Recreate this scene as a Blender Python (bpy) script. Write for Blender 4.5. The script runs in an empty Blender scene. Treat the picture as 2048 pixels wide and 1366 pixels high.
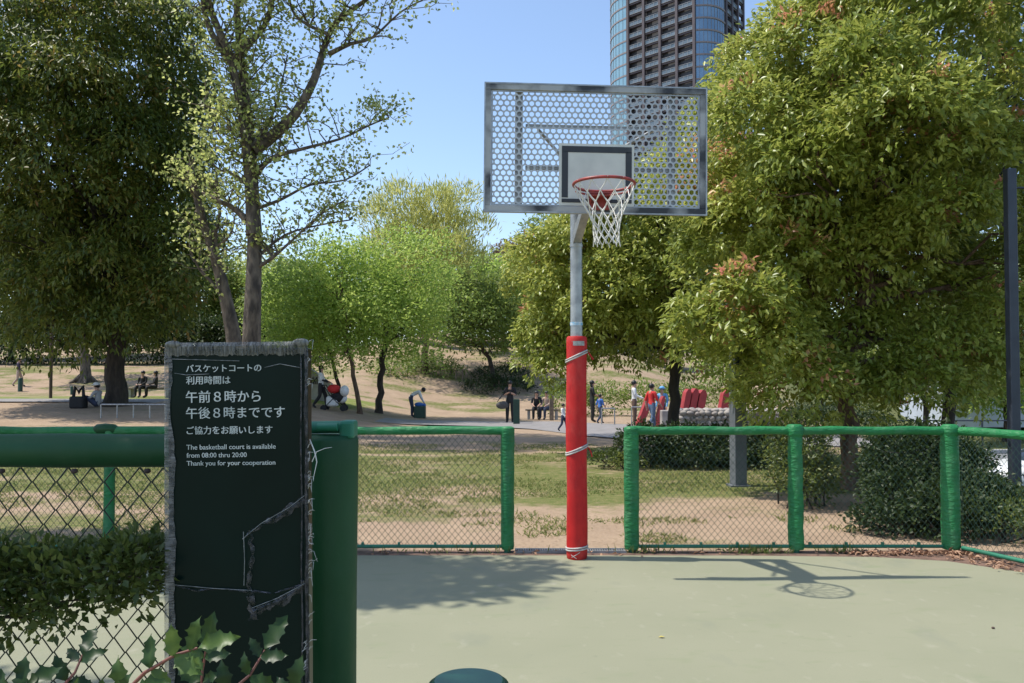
import bpy, bmesh, math, random
import numpy as np
from mathutils import Vector, Matrix, noise as mnoise

R = math.radians
PI = math.pi
scene = bpy.context.scene
COL = scene.collection

# ------------------------------------------------------------------ camera, sky, sun, exposure
CAM_H, F, PITCH, SHIFT = 1.53, 1650.0, R(1.6), 39.0
cam = bpy.data.cameras.new('camera')
cam.sensor_width = 36.0
cam.lens = 36.0 * F / 2048.0
cam.shift_y = SHIFT / 2048.0
cam.clip_start = 0.05
cam.clip_end = 3000
camo = bpy.data.objects.new('camera', cam)
camo.location = (0, 0, CAM_H)
camo.rotation_euler = (PI / 2 + PITCH, 0, 0)
COL.objects.link(camo)
scene.camera = camo

SUN_TO = Vector((-0.515, 0.030, 1.0)).normalized()
world = bpy.data.worlds.new('World')
scene.world = world
world.use_nodes = True
wn = world.node_tree
bg = wn.nodes['Background']
sky = wn.nodes.new('ShaderNodeTexSky')
sky.sky_type = 'NISHITA'
sky.sun_disc = False
sky.sun_elevation = math.asin(SUN_TO.z)
sky.sun_rotation = math.atan2(SUN_TO.x, SUN_TO.y)
sky.air_density = 1.0
sky.dust_density = 0.8
sky.ozone_density = 1.4
wn.links.new(sky.outputs[0], bg.inputs[0])
bg.inputs[1].default_value = 0.14
sl = bpy.data.lights.new('sun', 'SUN')
sl.energy = 3.1
sl.angle = R(0.55)
sl.color = (1.0, 0.95, 0.86)
so = bpy.data.objects.new('sun', sl)
so.rotation_euler = SUN_TO.to_track_quat('Z', 'Y').to_euler()
so.location = (-20, 5, 40)
COL.objects.link(so)
scene.view_settings.view_transform = 'Standard'
scene.view_settings.look = 'None'
scene.view_settings.exposure = 0.75
scene.view_settings.gamma = 1.0
scene.cycles.max_bounces = 6
scene.cycles.transparent_max_bounces = 8

# ------------------------------------------------------------------ helpers
def P(px, py, Y):
    """world point seen at photo pixel (px, py) at distance Y along the ground"""
    u = (px - 1024) / F
    v = -(py - 683) / F + SHIFT / F
    d = Vector((u, math.cos(PITCH) - v * math.sin(PITCH), math.sin(PITCH) + v * math.cos(PITCH)))
    t = Y / d.y
    return Vector((d.x * t, Y, CAM_H + d.z * t))

def ss(a, b, x):
    t = min(1.0, max(0.0, (x - a) / (b - a)))
    return t * t * (3 - 2 * t)

def g(x, y):
    z = 0.9 * ss(-3, -10, x) * ss(18, 34, y)
    amp = 2.2 + 1.8 * ss(-15, -8, x) * ss(14, 6, x)
    z += amp * ss(42, 62, y) + 3.0 * ss(62, 100, y)
    edge = 4.5 + 0.25 * y
    z -= 1.25 * ss(edge, edge + 2.2, x) * ss(0, 3, y) * ss(60, 40, y)
    z += 0.05 * ss(9, 14, y) * mnoise.noise(Vector((x * 0.25, y * 0.25, 3.1)))
    return z

def pt(px, Y):
    x = (px - 1024) / F * Y
    return Vector((x, Y, g(x, Y)))

class MB:
    """collects geometry for ONE mesh object"""
    def __init__(s):
        s.v = []; s.f = []; s.m = []; s.sm = []
    def add(s, vs, fs, mi=0, smooth=False):
        o = len(s.v)
        s.v.extend([tuple(p) for p in vs])
        for f in fs:
            s.f.append(tuple(i + o for i in f)); s.m.append(mi); s.sm.append(smooth)
    def box(s, c, size, rot=None, mi=0):
        x, y, z = [q / 2 for q in size]
        vs = [Vector((a * x, b * y, d * z)) for a in (-1, 1) for b in (-1, 1) for d in (-1, 1)]
        if rot is not None: vs = [rot @ q for q in vs]
        vs = [q + Vector(c) for q in vs]
        s.add(vs, [(0, 1, 3, 2), (4, 6, 7, 5), (0, 4, 5, 1), (2, 3, 7, 6), (0, 2, 6, 4), (1, 5, 7, 3)], mi)
    def rbox(s, c, size, bev=0.01, rot=None, mi=0, seg=2):
        bm = bmesh.new()
        bmesh.ops.create_cube(bm, size=1)
        for q in bm.verts: q.co = Vector((q.co.x * size[0], q.co.y * size[1], q.co.z * size[2]))
        bmesh.ops.bevel(bm, geom=bm.edges[:], offset=bev, segments=seg, affect='EDGES', profile=0.5)
        s.bm(bm, Matrix.Translation(Vector(c)) @ (rot.to_4x4() if rot is not None else Matrix()), mi)
    def bm(s, bm, mat=Matrix(), mi=0, smooth=False):
        bm.verts.index_update()
        s.add([mat @ q.co for q in bm.verts], [[q.index for q in f.verts] for f in bm.faces], mi, smooth)
        bm.free()
    def tube(s, path, rad, n=8, mi=0, caps=True, smooth=True, closed=False):
        path = [Vector(p) for p in path]
        if not hasattr(rad, '__len__'): rad = [rad] * len(path)
        vs = []; fs = []
        ref = None
        L = len(path)
        for i, p in enumerate(path):
            if closed: d = path[(i + 1) % L] - path[i - 1]
            else: d = path[min(i + 1, L - 1)] - path[max(i - 1, 0)]
            if d.length < 1e-9: d = Vector((0, 0, 1))
            d.normalize()
            if ref is None:
                ref = Vector((1, 0, 0)) if abs(d.x) < 0.8 else Vector((0, 1, 0))
            a = (ref - d * ref.dot(d))
            if a.length < 1e-6: a = d.orthogonal()
            a.normalize(); b = d.cross(a); ref = a
            for k in range(n):
                t = 2 * PI * k / n
                vs.append(p + (a * math.cos(t) + b * math.sin(t)) * rad[i])
        rng = L if closed else L - 1
        for i in range(rng):
            j = (i + 1) % L
            for k in range(n):
                k2 = (k + 1) % n
                fs.append((i * n + k, i * n + k2, j * n + k2, j * n + k))
        s.add(vs, fs, mi, smooth)
        if caps and not closed:
            s.add(vs[:n], [tuple(range(n - 1, -1, -1))], mi)
            s.add(vs[-n:], [tuple(range(n))], mi)
    def lathe(s, prof, c=(0, 0, 0), n=24, mi=0, smooth=True, wob=None):
        c = Vector(c); vs = []; fs = []
        for i, (r, z) in enumerate(prof):
            for k in range(n):
                t = 2 * PI * k / n
                rr = r + (wob(t, z) if wob else 0)
                vs.append(c + Vector((rr * math.cos(t), rr * math.sin(t), z)))
        for i in range(len(prof) - 1):
            for k in range(n):
                k2 = (k + 1) % n
                fs.append((i * n + k, i * n + k2, (i + 1) * n + k2, (i + 1) * n + k))
        s.add(vs, fs, mi, smooth)
        s.add(vs[-n:], [tuple(range(n))], mi)
        s.add(vs[:n], [tuple(range(n - 1, -1, -1))], mi)
    def ell(s, c, r, rot=None, n=10, m=7, mi=0):
        vs = []; fs = []
        for i in range(m + 1):
            ph = PI * i / m - PI / 2
            for k in range(n):
                t = 2 * PI * k / n
                q = Vector((r[0] * math.cos(ph) * math.cos(t), r[1] * math.cos(ph) * math.sin(t), r[2] * math.sin(ph)))
                if rot is not None: q = rot @ q
                vs.append(q + Vector(c))
        for i in range(m):
            for k in range(n):
                k2 = (k + 1) % n
                fs.append((i * n + k, i * n + k2, (i + 1) * n + k2, (i + 1) * n + k))
        s.add(vs, fs, mi, True)
    def build(s, name, mats, parent=None, loc=None, rot=None):
        me = bpy.data.meshes.new(name)
        me.from_pydata(s.v, [], s.f)
        if not isinstance(mats, (list, tuple)): mats = [mats]
        for q in mats: me.materials.append(q)
        me.polygons.foreach_set('material_index', s.m)
        me.polygons.foreach_set('use_smooth', s.sm)
        me.update()
        return link(name, me, parent, loc, rot)

def link(name, me, parent=None, loc=None, rot=None):
    o = bpy.data.objects.new(name, me)
    COL.objects.link(o)
    if parent is not None: o.parent = parent
    if loc is not None: o.location = loc
    if rot is not None: o.rotation_euler = rot
    return o

def tag(o, label=None, cat=None, group=None, kind=None):
    if label: o['label'] = label
    if cat: o['category'] = cat
    if group: o['group'] = group
    if kind: o['kind'] = kind
    return o

def thing(name, label, cat, loc=(0, 0, 0), rz=0, group=None):
    o = bpy.data.objects.new(name, None)
    o.empty_display_size = 0.2
    COL.objects.link(o)
    o.location = loc
    o.rotation_euler = (0, 0, rz)
    return tag(o, label, cat, group)

def copy_tree(o, parent=None):
    c = o.copy(); COL.objects.link(c)
    if parent is not None: c.parent = parent
    for ch in [q for q in bpy.data.objects if q.parent == o]: copy_tree(ch, c)
    return c

# ------------------------------------------------------------------ materials
def nmat(name):
    m = bpy.data.materials.new(name); m.use_nodes = True
    return m, m.node_tree.nodes, m.node_tree.links, m.node_tree.nodes['Principled BSDF']

def mat(name, c1, c2=None, scale=8.0, rough=0.6, metal=0.0, bump=0.0, bscale=None, detail=5.0, lo=0.35, hi=0.65, stretch=None, spec=None, dist=0.02):
    m, N, L, b = nmat(name)
    b.inputs['Roughness'].default_value = rough
    b.inputs['Metallic'].default_value = metal
    if spec is not None: b.inputs['Specular IOR Level'].default_value = spec
    tc = N.new('ShaderNodeTexCoord')
    src = tc.outputs['Object']
    if stretch:
        mp = N.new('ShaderNodeMapping'); mp.inputs['Scale'].default_value = stretch
        L.new(src, mp.inputs[0]); src = mp.outputs[0]
    if c2 is None:
        c2 = tuple(q * 0.8 for q in c1)
    nz = N.new('ShaderNodeTexNoise'); nz.inputs['Scale'].default_value = scale; nz.inputs['Detail'].default_value = detail
    L.new(src, nz.inputs['Vector'])
    mr = N.new('ShaderNodeMapRange'); mr.inputs[1].default_value = lo; mr.inputs[2].default_value = hi
    L.new(nz.outputs['Fac'], mr.inputs[0])
    mx = N.new('ShaderNodeMix'); mx.data_type = 'RGBA'
    mx.inputs[6].default_value = (*c1, 1); mx.inputs[7].default_value = (*c2, 1)
    L.new(mr.outputs[0], mx.inputs[0]); L.new(mx.outputs[2], b.inputs['Base Color'])
    if bump:
        n2 = N.new('ShaderNodeTexNoise'); n2.inputs['Scale'].default_value = bscale or scale * 3; n2.inputs['Detail'].default_value = 4
        L.new(src, n2.inputs['Vector'])
        bp = N.new('ShaderNodeBump'); bp.inputs['Strength'].default_value = bump; bp.inputs['Distance'].default_value = dist
        L.new(n2.outputs['Fac'], bp.inputs['Height']); L.new(bp.outputs[0], b.inputs['Normal'])
    return m

def dusty(m, dust, amount=0.35, scale=7.0, stretch=(1, 1, .5)):
    N, L = m.node_tree.nodes, m.node_tree.links
    b = N['Principled BSDF']; src = b.inputs['Base Color'].links[0].from_socket
    tc = N.new('ShaderNodeTexCoord'); mp = N.new('ShaderNodeMapping'); mp.inputs['Scale'].default_value = stretch
    L.new(tc.outputs['Object'], mp.inputs[0])
    t = N.new('ShaderNodeTexNoise'); t.inputs['Scale'].default_value = scale; t.inputs['Detail'].default_value = 9; t.inputs['Roughness'].default_value = .65
    L.new(mp.outputs[0], t.inputs['Vector'])
    q = N.new('ShaderNodeMapRange'); q.inputs[1].default_value = .5; q.inputs[2].default_value = .8; q.inputs[4].default_value = amount
    L.new(t.outputs['Fac'], q.inputs[0])
    x = N.new('ShaderNodeMix'); x.data_type = 'RGBA'; x.inputs[7].default_value = (*dust, 1)
    L.new(q.outputs[0], x.inputs[0]); L.new(src, x.inputs[6]); L.new(x.outputs[2], b.inputs['Base Color'])
    r = N.new('ShaderNodeMapRange'); r.inputs[1].default_value = .35; r.inputs[2].default_value = .75; r.inputs[3].default_value = b.inputs['Roughness'].default_value; r.inputs[4].default_value = .75
    L.new(t.outputs['Fac'], r.inputs[0]); L.new(r.outputs[0], b.inputs['Roughness'])
def leafmat(name, stops, rough=0.42, trans=0.40, spec=0.4):
    """leaf colours picked by a per-leaf tint value"""
    m, N, L, b = nmat(name)
    at = N.new('ShaderNodeAttribute'); at.attribute_name = 'tint'
    cr = N.new('ShaderNodeValToRGB')
    e = cr.color_ramp.elements
    while len(e) < len(stops): e.new(0.5)
    for k, (p, c) in enumerate(stops):
        e[k].position = p; e[k].color = (*c, 1)
    L.new(at.outputs['Fac'], cr.inputs[0])
    L.new(cr.outputs[0], b.inputs['Base Color'])
    b.inputs['Roughness'].default_value = rough
    b.inputs['Specular IOR Level'].default_value = spec
    tr = N.new('ShaderNodeBsdfTranslucent')
    hs = N.new('ShaderNodeHueSaturation'); hs.inputs['Hue'].default_value = 0.485; hs.inputs['Saturation'].default_value = 0.92; hs.inputs['Value'].default_value = 2.1
    L.new(cr.outputs[0], hs.inputs['Color']); L.new(hs.outputs[0], tr.inputs['Color'])
    ms = N.new('ShaderNodeMixShader'); ms.inputs[0].default_value = trans
    out = N['Material Output']
    L.new(b.outputs[0], ms.inputs[1]); L.new(tr.outputs[0], ms.inputs[2]); L.new(ms.outputs[0], out.inputs[0])
    return m

M = {}
M['galv'] = mat('galvanised_steel', (0.42, 0.43, 0.43), (0.28, 0.29, 0.30), 14, 0.42, 0.55, 0.05, 60)
M['galv_dull'] = mat('dull_steel', (0.36, 0.37, 0.37), (0.24, 0.25, 0.26), 9, 0.5, 0.4, 0.05, 60)
M['worn_black'] = mat('worn_black_paint', (0.035, 0.037, 0.042), (0.40, 0.40, 0.39), 2.6, 0.5, 0.15, 0.05, 80, detail=9, lo=0.40, hi=0.56)
M['black_paint'] = mat('black_paint', (0.03, 0.032, 0.037), (0.055, 0.057, 0.06), 5, 0.5, 0, 0.05, 90, lo=0.5, hi=0.75)
M['perf'] = mat('perforated_sheet', (0.50, 0.51, 0.50), (0.40, 0.41, 0.42), 7, 0.45, 0.35)
M['target'] = mat('pale_panel_paint', (0.70, 0.69, 0.62), (0.56, 0.56, 0.51), 4, 0.5, 0.0, detail=9)
M['rim_red'] = mat('rim_red_paint', (0.36, 0.045, 0.035), (0.22, 0.04, 0.035), 20, 0.45, 0, 0.05)
M['net'] = mat('net_cord', (0.78, 0.76, 0.70), (0.6, 0.58, 0.52), 20, 0.8)
M['red_pad'] = mat('red_vinyl_pad', (0.56, 0.022, 0.020), (0.47, 0.018, 0.018), 5, 0.45, 0, 0.12, 9, dist=0.03, spec=.25)
M['strap'] = mat('grey_lashing', (0.55, 0.53, 0.50), (0.4, 0.38, 0.36), 30, 0.6)
M['vinyl'] = mat('green_vinyl', (0.022, 0.20, 0.062), (0.014, 0.145, 0.046), 3, 0.42, 0, 0.55, 16, dist=0.03, stretch=(1, 1, 2.6), spec=.35)
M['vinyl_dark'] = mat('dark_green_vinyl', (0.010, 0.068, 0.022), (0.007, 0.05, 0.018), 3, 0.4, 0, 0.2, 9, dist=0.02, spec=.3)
M['rail'] = mat('green_painted_rail', (0.022, 0.20, 0.115), (0.016, 0.14, 0.08), 6, 0.4, 0, 0.08, 40)
M['wire'] = mat('green_coated_wire', (0.035, 0.085, 0.065), (0.02, 0.06, 0.045), 10, 0.42)
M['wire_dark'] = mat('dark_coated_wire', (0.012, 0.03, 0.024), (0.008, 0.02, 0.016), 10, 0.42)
M['rust'] = mat('rusty_steel', (0.10, 0.06, 0.045), (0.05, 0.035, 0.03), 20, 0.8)
M['sign'] = mat('sign_face', (0.0022, 0.0095, 0.008), (0.0035, 0.0145, 0.012), 3, 0.28, 0, 0.08, 5, spec=0.12)
M['letter'] = mat('sign_lettering', (0.58, 0.62, 0.60), (0.40, 0.45, 0.43), 25, 0.6, spec=.1)
M['tape'] = mat('frayed_plastic', (0.26, 0.26, 0.26), (0.03, 0.035, 0.035), 55, 0.35, 0, 0.4, 120, stretch=(1, 1, 6), lo=0.3, hi=0.75, dist=0.004)
M['tape_top'] = mat('frayed_plastic_top', (0.25, 0.25, 0.23), (0.02, 0.03, 0.03), 55, 0.35, 0, 0.4, 120, stretch=(5, 1, .6), lo=0.3, hi=0.75, dist=0.004)
M['crack'] = mat('torn_film', (0.10, 0.10, 0.12), (0.006, 0.010, 0.011), 60, 0.25, 0, 0.6, 70, lo=0.3, hi=0.7, dist=0.004)
def film(m, lo, hi, scale):
    N, L = m.node_tree.nodes, m.node_tree.links
    tc = N.new('ShaderNodeTexCoord'); t = N.new('ShaderNodeTexNoise'); t.inputs['Scale'].default_value = scale; t.inputs['Detail'].default_value = 6
    L.new(tc.outputs['Object'], t.inputs['Vector'])
    q = N.new('ShaderNodeMapRange'); q.inputs[1].default_value = .35; q.inputs[2].default_value = .7; q.inputs[3].default_value = lo; q.inputs[4].default_value = hi
    L.new(t.outputs['Fac'], q.inputs[0]); L.new(q.outputs[0], N['Principled BSDF'].inputs['Alpha'])
film(M['crack'], .1, .95, 70); film(M['tape'], .3, 1.0, 45); film(M['tape_top'], .45, 1.0, 45)
M['thread'] = mat('plastic_thread', (0.65, 0.66, 0.64), None, 20, 0.4)
M['bark'] = mat('grey_brown_bark', (0.18, 0.115, 0.075), (0.065, 0.042, 0.03), 9, 0.9, 0, 0.9, 26, stretch=(1, 1, 0.25), dist=0.04)
M['bark_dark'] = mat('dark_bark', (0.055, 0.042, 0.032), (0.025, 0.02, 0.016), 9, 0.9, 0, 0.9, 26, stretch=(1, 1, 0.25), dist=0.04)
M['bark_pale'] = mat('pale_mottled_bark', (0.17, 0.135, 0.10), (0.05, 0.04, 0.032), 7, 0.9, 0, 0.8, 22, stretch=(1, 1, 0.4), dist=0.03)
M['post_blue'] = mat('blue_grey_post', (0.045, 0.055, 0.075), (0.035, 0.042, 0.06), 6, 0.45, 0.2)
M['post_grey'] = mat('grey_post', (0.16, 0.17, 0.185), (0.12, 0.13, 0.145), 6, 0.5, 0.2)
M['concrete'] = mat('concrete', (0.42, 0.41, 0.39), (0.30, 0.29, 0.28), 3, 0.9, 0, 0.3)
M['stone'] = mat('cobble_stone', (0.42, 0.38, 0.34), (0.24, 0.21, 0.20), 3.5, 0.85, 0, 0.4, 20)
M['red_board'] = mat('faded_red_boards', (0.40, 0.045, 0.05), (0.33, 0.04, 0.045), 5, 0.6)
M['plank'] = mat('weathered_wood', (0.22, 0.17, 0.12), (0.13, 0.10, 0.075), 8, 0.8)
M['green_bin'] = mat('dark_green_metal', (0.018, 0.06, 0.04), (0.012, 0.04, 0.028), 8, 0.5)
M['skin'] = mat('skin', (0.46, 0.27, 0.19), (0.42, 0.24, 0.17), 8, 0.55)
M['hair'] = mat('black_hair', (0.012, 0.010, 0.009), None, 20, 0.5)
for nm, c in dict(white=(0.72, 0.72, 0.72), black=(0.016, 0.016, 0.018), grey=(0.36, 0.36, 0.37), navy=(0.03, 0.04, 0.08), red=(0.62, 0.03, 0.03),
                  blue=(0.05, 0.16, 0.50), jeans=(0.10, 0.15, 0.24), beige=(0.45, 0.33, 0.27), purple=(0.06, 0.045, 0.08), dgrey=(0.09, 0.085, 0.085), sky=(0.16, 0.40, 0.68), pink=(0.6, 0.3, 0.32), brown=(0.12, 0.07, 0.05)).items():
    M['c_' + nm] = mat(nm + '_cloth', c, tuple(q * 0.85 for q in c), 12, 0.8, 0, 0.2, 30)

dusty(M['vinyl'], (0.16, 0.30, 0.18), .5)
dusty(M['vinyl_dark'], (0.06, 0.10, 0.06), .45, 5)
dusty(M['red_pad'], (0.50, 0.10, 0.08), .6, 6)
dusty(M['red_pad'], (0.20, 0.02, 0.02), .5, 18)
dusty(M['rail'], (0.15, 0.22, 0.16), .4, 9)


# leaf materials
M['leaf_right'] = leafmat('photinia_leaf', [(0.0, (0.075, 0.115, 0.014)), (0.35, (0.185, 0.235, 0.032)), (0.72, (0.43, 0.45, 0.10)), (0.80, (0.46, 0.28, 0.11)), (1.0, (0.46, 0.17, 0.11))], rough=0.36, trans=.32)
M['leaf_left'] = leafmat('dark_leaf', [(0.0, (0.026, 0.052, 0.007)), (0.5, (0.056, 0.092, 0.011)), (0.8, (0.14, 0.165, 0.025)), (1.0, (0.24, 0.12, 0.03))], trans=0.40)
M['leaf_poplar'] = leafmat('poplar_leaf', [(0.0, (0.13, 0.18, 0.045)), (0.6, (0.26, 0.31, 0.08)), (1.0, (0.44, 0.47, 0.17))], trans=.5)
M['leaf_maple'] = leafmat('fresh_maple_leaf', [(0.0, (0.10, 0.18, 0.025)), (0.6, (0.20, 0.30, 0.045)), (1.0, (0.38, 0.47, 0.11))], trans=0.44)
M['leaf_willow'] = leafmat('yellow_green_leaf', [(0.0, (0.18, 0.22, 0.04)), (1.0, (0.36, 0.37, 0.11))], trans=0.5)
M['leaf_mid'] = leafmat('mid_green_leaf', [(0.0, (0.06, 0.11, 0.016)), (1.0, (0.17, 0.23, 0.04))])
M['leaf_brown'] = leafmat('bronze_leaf', [(0.0, (0.07, 0.06, 0.025)), (1.0, (0.17, 0.11, 0.055))])
M['leaf_hedge'] = leafmat('dark_hedge_leaf', [(0.0, (0.012, 0.028, 0.007)), (0.8, (0.032, 0.055, 0.012)), (1.0, (0.07, 0.10, 0.024))], trans=0.2, rough=.5, spec=.3)
M['leaf_box'] = leafmat('small_shrub_leaf', [(0.0, (0.022, 0.045, 0.008)), (0.6, (0.065, 0.095, 0.017)), (1.0, (0.19, 0.22, 0.045))], trans=0.3)
M['leaf_pine'] = leafmat('conifer_needle', [(0.0, (0.012, 0.028, 0.024)), (1.0, (0.03, 0.05, 0.04))], trans=0.1)
M['leaf_holly'] = leafmat('spiny_leaf', [(0.0, (0.007, 0.025, 0.006)), (0.6, (0.028, 0.065, 0.012)), (1.0, (0.09, 0.15, 0.03))], rough=0.42, trans=0.2, spec=.35)
M['grass'] = leafmat('grass_blade', [(0.0, (0.08, 0.13, 0.03)), (0.6, (0.17, 0.20, 0.055)), (1.0, (0.38, 0.32, 0.15))], rough=0.7, trans=0.3, spec=0.2)
M['litter'] = leafmat('dry_leaf', [(0.0, (0.20, 0.11, 0.065)), (1.0, (0.50, 0.32, 0.21))], rough=0.75, trans=0.1, spec=0.2)

def ground_mat():
    m, N, L, b = nmat('park_ground')
    b.inputs['Roughness'].default_value = 0.95
    b.inputs['Specular IOR Level'].default_value = 0.1
    ge = N.new('ShaderNodeNewGeometry')
    sp = N.new('ShaderNodeSeparateXYZ'); L.new(ge.outputs['Position'], sp.inputs[0])
    def nz(scale, det=5.0, sx=1.0, sy=1.0):
        mp = N.new('ShaderNodeMapping'); mp.inputs['Scale'].default_value = (sx, sy, 1)
        L.new(ge.outputs['Position'], mp.inputs[0])
        t = N.new('ShaderNodeTexNoise'); t.inputs['Scale'].default_value = scale; t.inputs['Detail'].default_value = det
        L.new(mp.outputs[0], t.inputs['Vector']); return t.outputs['Fac']
    def math_(op, a, c):
        q = N.new('ShaderNodeMath'); q.operation = op
        for k, v in enumerate((a, c)):
            if isinstance(v, (int, float)): q.inputs[k].default_value = v
            else: L.new(v, q.inputs[k])
        return q.outputs[0]
    def mr(v, a, c, d=0.0, e=1.0):
        q = N.new('ShaderNodeMapRange'); q.inputs[1].default_value = a; q.inputs[2].default_value = c; q.inputs[3].default_value = d; q.inputs[4].default_value = e
        L.new(v, q.inputs[0]); return q.outputs[0]
    def mix(f, a, c):
        q = N.new('ShaderNodeMix'); q.data_type = 'RGBA'
        for k, v in ((0, f), (6, a), (7, c)):
            if isinstance(v, tuple): q.inputs[k].default_value = (*v, 1)
            elif isinstance(v, (int, float)): q.inputs[k].default_value = v
            else: L.new(v, q.inputs[k])
        return q.outputs[2]
    dirt = mix(mr(nz(1.3), 0.3, 0.7), (0.40, 0.295, 0.205), (0.31, 0.225, 0.155))
    dirt = mix(mr(nz(22, 3), 0.5, 0.75), dirt, (0.25, 0.18, 0.12))
    straw = mix(mr(nz(9, 6), 0.35, 0.65), (0.115, 0.145, 0.042), (0.235, 0.205, 0.092))
    straw = mix(mr(nz(45, 3), 0.4, 0.7), straw, (0.10, 0.12, 0.035))
    # worn, grassy belt between the fence and the far path, bare at the gate
    belt = math_('MULTIPLY', mr(sp.outputs[1], 8.4, 12.0), mr(sp.outputs[1], 21.0, 17.0))
    far = math_('MULTIPLY', mr(sp.outputs[1], 38.0, 46.0), 0.55)
    cov = math_('MAXIMUM', belt, far)
    leftgrass = math_('MULTIPLY', mr(sp.outputs[0], -1.8, -3.2), mr(sp.outputs[1], 14.0, 8.0))
    cov = math_('MAXIMUM', cov, math_('MULTIPLY', leftgrass, 0.8))
    cov = math_('MAXIMUM', cov, 0.16)
    v = math_('ADD', math_('MULTIPLY', cov, 0.62), mr(nz(0.55, 7, 0.7, 1.3), 0.30, 0.70, -0.42, 0.32))
    v = math_('ADD', v, mr(nz(6, 4), 0.3, 0.7, -0.12, 0.12))
    fac = mr(v, 0.22, 0.52)
    col = mix(fac, dirt, straw)
    # lawn strips on the far left
    lawn = math_('MULTIPLY', math_('MULTIPLY', mr(sp.outputs[1], 33.5, 34.5), mr(sp.outputs[1], 43.0, 42.0)), mr(sp.outputs[0], -6.3, -6.9))
    lawn = math_('MULTIPLY', lawn, mr(nz(1.4, 5), 0.3, 0.45))
    col = mix(lawn, col, (0.17, 0.20, 0.055))
    bank = mr(math_('SUBTRACT', sp.outputs[0], math_('MULTIPLY', sp.outputs[1], 0.25)), 3.6, 4.6)
    col = mix(bank, col, (0.11, 0.12, 0.05))
    L.new(col, b.inputs['Base Color'])
    bp = N.new('ShaderNodeBump'); bp.inputs['Strength'].default_value = 0.6; bp.inputs['Distance'].default_value = 0.03
    L.new(nz(30, 6), bp.inputs['Height']); L.new(bp.outputs[0], b.inputs['Normal'])
    return m
M['ground'] = ground_mat()

def court_mat():
    m, N, L, b = nmat('court_acrylic')
    b.inputs['Roughness'].default_value = 0.8
    b.inputs['Specular IOR Level'].default_value = 0.25
    tc = N.new('ShaderNodeTexCoord')
    def nz(s, d, sc=(1, 1, 1)):
        mp = N.new('ShaderNodeMapping'); mp.inputs['Scale'].default_value = sc
        L.new(tc.outputs['Object'], mp.inputs[0])
        t = N.new('ShaderNodeTexNoise'); t.inputs['Scale'].default_value = s; t.inputs['Detail'].default_value = d
        L.new(mp.outputs[0], t.inputs['Vector']); return t.outputs['Fac']
    def mix(f, a, c, lo, hi):
        q = N.new('ShaderNodeMapRange'); q.inputs[1].default_value = lo; q.inputs[2].default_value = hi
        L.new(f, q.inputs[0])
        x = N.new('ShaderNodeMix'); x.data_type = 'RGBA'; L.new(q.outputs[0], x.inputs[0])
        for k, v in ((6, a), (7, c)):
            if isinstance(v, tuple): x.inputs[k].default_value = (*v, 1)
            else: L.new(v, x.inputs[k])
        return x.outputs[2]
    col = mix(nz(0.9, 7), (0.248, 0.250, 0.165), (0.280, 0.275, 0.186), 0.3, 0.7)
    col = mix(nz(3.5, 6, (1, 2.2, 1)), col, (0.225, 0.245, 0.145), 0.58, 0.80)
    col = mix(nz(5.0, 5, (1.6, 1, 1)), col, (0.33, 0.315, 0.232), 0.62, 0.8)
    col = mix(nz(1.7, 9, (1.3, .8, 1)), col, (0.215, 0.225, 0.16), 0.60, 0.78)
    col = mix(nz(14, 8), col, (0.22, 0.225, 0.15), 0.66, 0.80)
    col = mix(nz(160, 2), col, (0.20, 0.21, 0.14), 0.55, 0.9)
    L.new(col, b.inputs['Base Color'])
    bp = N.new('ShaderNodeBump'); bp.inputs['Strength'].default_value = 0.25; bp.inputs['Distance'].default_value = 0.004
    L.new(nz(220, 3), bp.inputs['Height']); L.new(bp.outputs[0], b.inputs['Normal'])
    return m
M['court'] = court_mat()
M['path'] = mat('path_asphalt', (0.265, 0.245, 0.235), (0.215, 0.20, 0.19), 2, 0.9, 0, 0.2, 60)
M['road'] = mat('road_asphalt', (0.20, 0.20, 0.20), (0.15, 0.15, 0.15), 2, 0.9, 0, 0.2, 60)
M['soil'] = mat('red_brown_soil', (0.20, 0.12, 0.085), (0.11, 0.07, 0.05), 9, 0.95, 0, 0.6, 40)

# ------------------------------------------------------------------ SETTING
FY = 7.55                       # the back fence stands on this line
xs = list(np.concatenate([np.arange(-600, -60, 60), np.arange(-60, 60, 1.0), np.arange(60, 601, 60)]))
ys = list(np.concatenate([np.arange(-30, -2, 7), np.arange(-2, 90, 1.0), np.arange(90, 140, 5), np.arange(140, 901, 76)]))
mb = MB()
mb.add([(x, y, g(x, y)) for y in ys for x in xs],
       [(j * len(xs) + i, j * len(xs) + i + 1, (j + 1) * len(xs) + i + 1, (j + 1) * len(xs) + i) for j in range(len(ys) - 1) for i in range(len(xs) - 1)], 0, True)
tag(mb.build('ground', M['ground']), kind='structure')

mb = MB()
cpoly = [(-9, -3), (5.9, -3), (5.6, 2.2), (4.42, 5.9), (4.12, 6.75), (3.75, 7.15), (3.2, 7.32), (2.0, 7.38), (-9, 7.40)]
mb.add([(x, y, 0.006) for x, y in cpoly], [tuple(range(len(cpoly)))])
tag(mb.build('basketball_court', M['court']), kind='structure')

def sheet(pts_l, pts_r, dz, n=10):
    m_ = MB(); vs = []
    for a, c in zip(pts_l, pts_r):
        for k in range(n + 1):
            t = k / n
            x, y = a[0] + (c[0] - a[0]) * t, a[1] + (c[1] - a[1]) * t
            vs.append((x, y, g(x, y) + dz))
    w = n + 1
    m_.add(vs, [(j * w + k, j * w + k + 1, (j + 1) * w + k + 1, (j + 1) * w + k) for j in range(len(pts_l) - 1) for k in range(n)], 0, True)
    return m_
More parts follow.
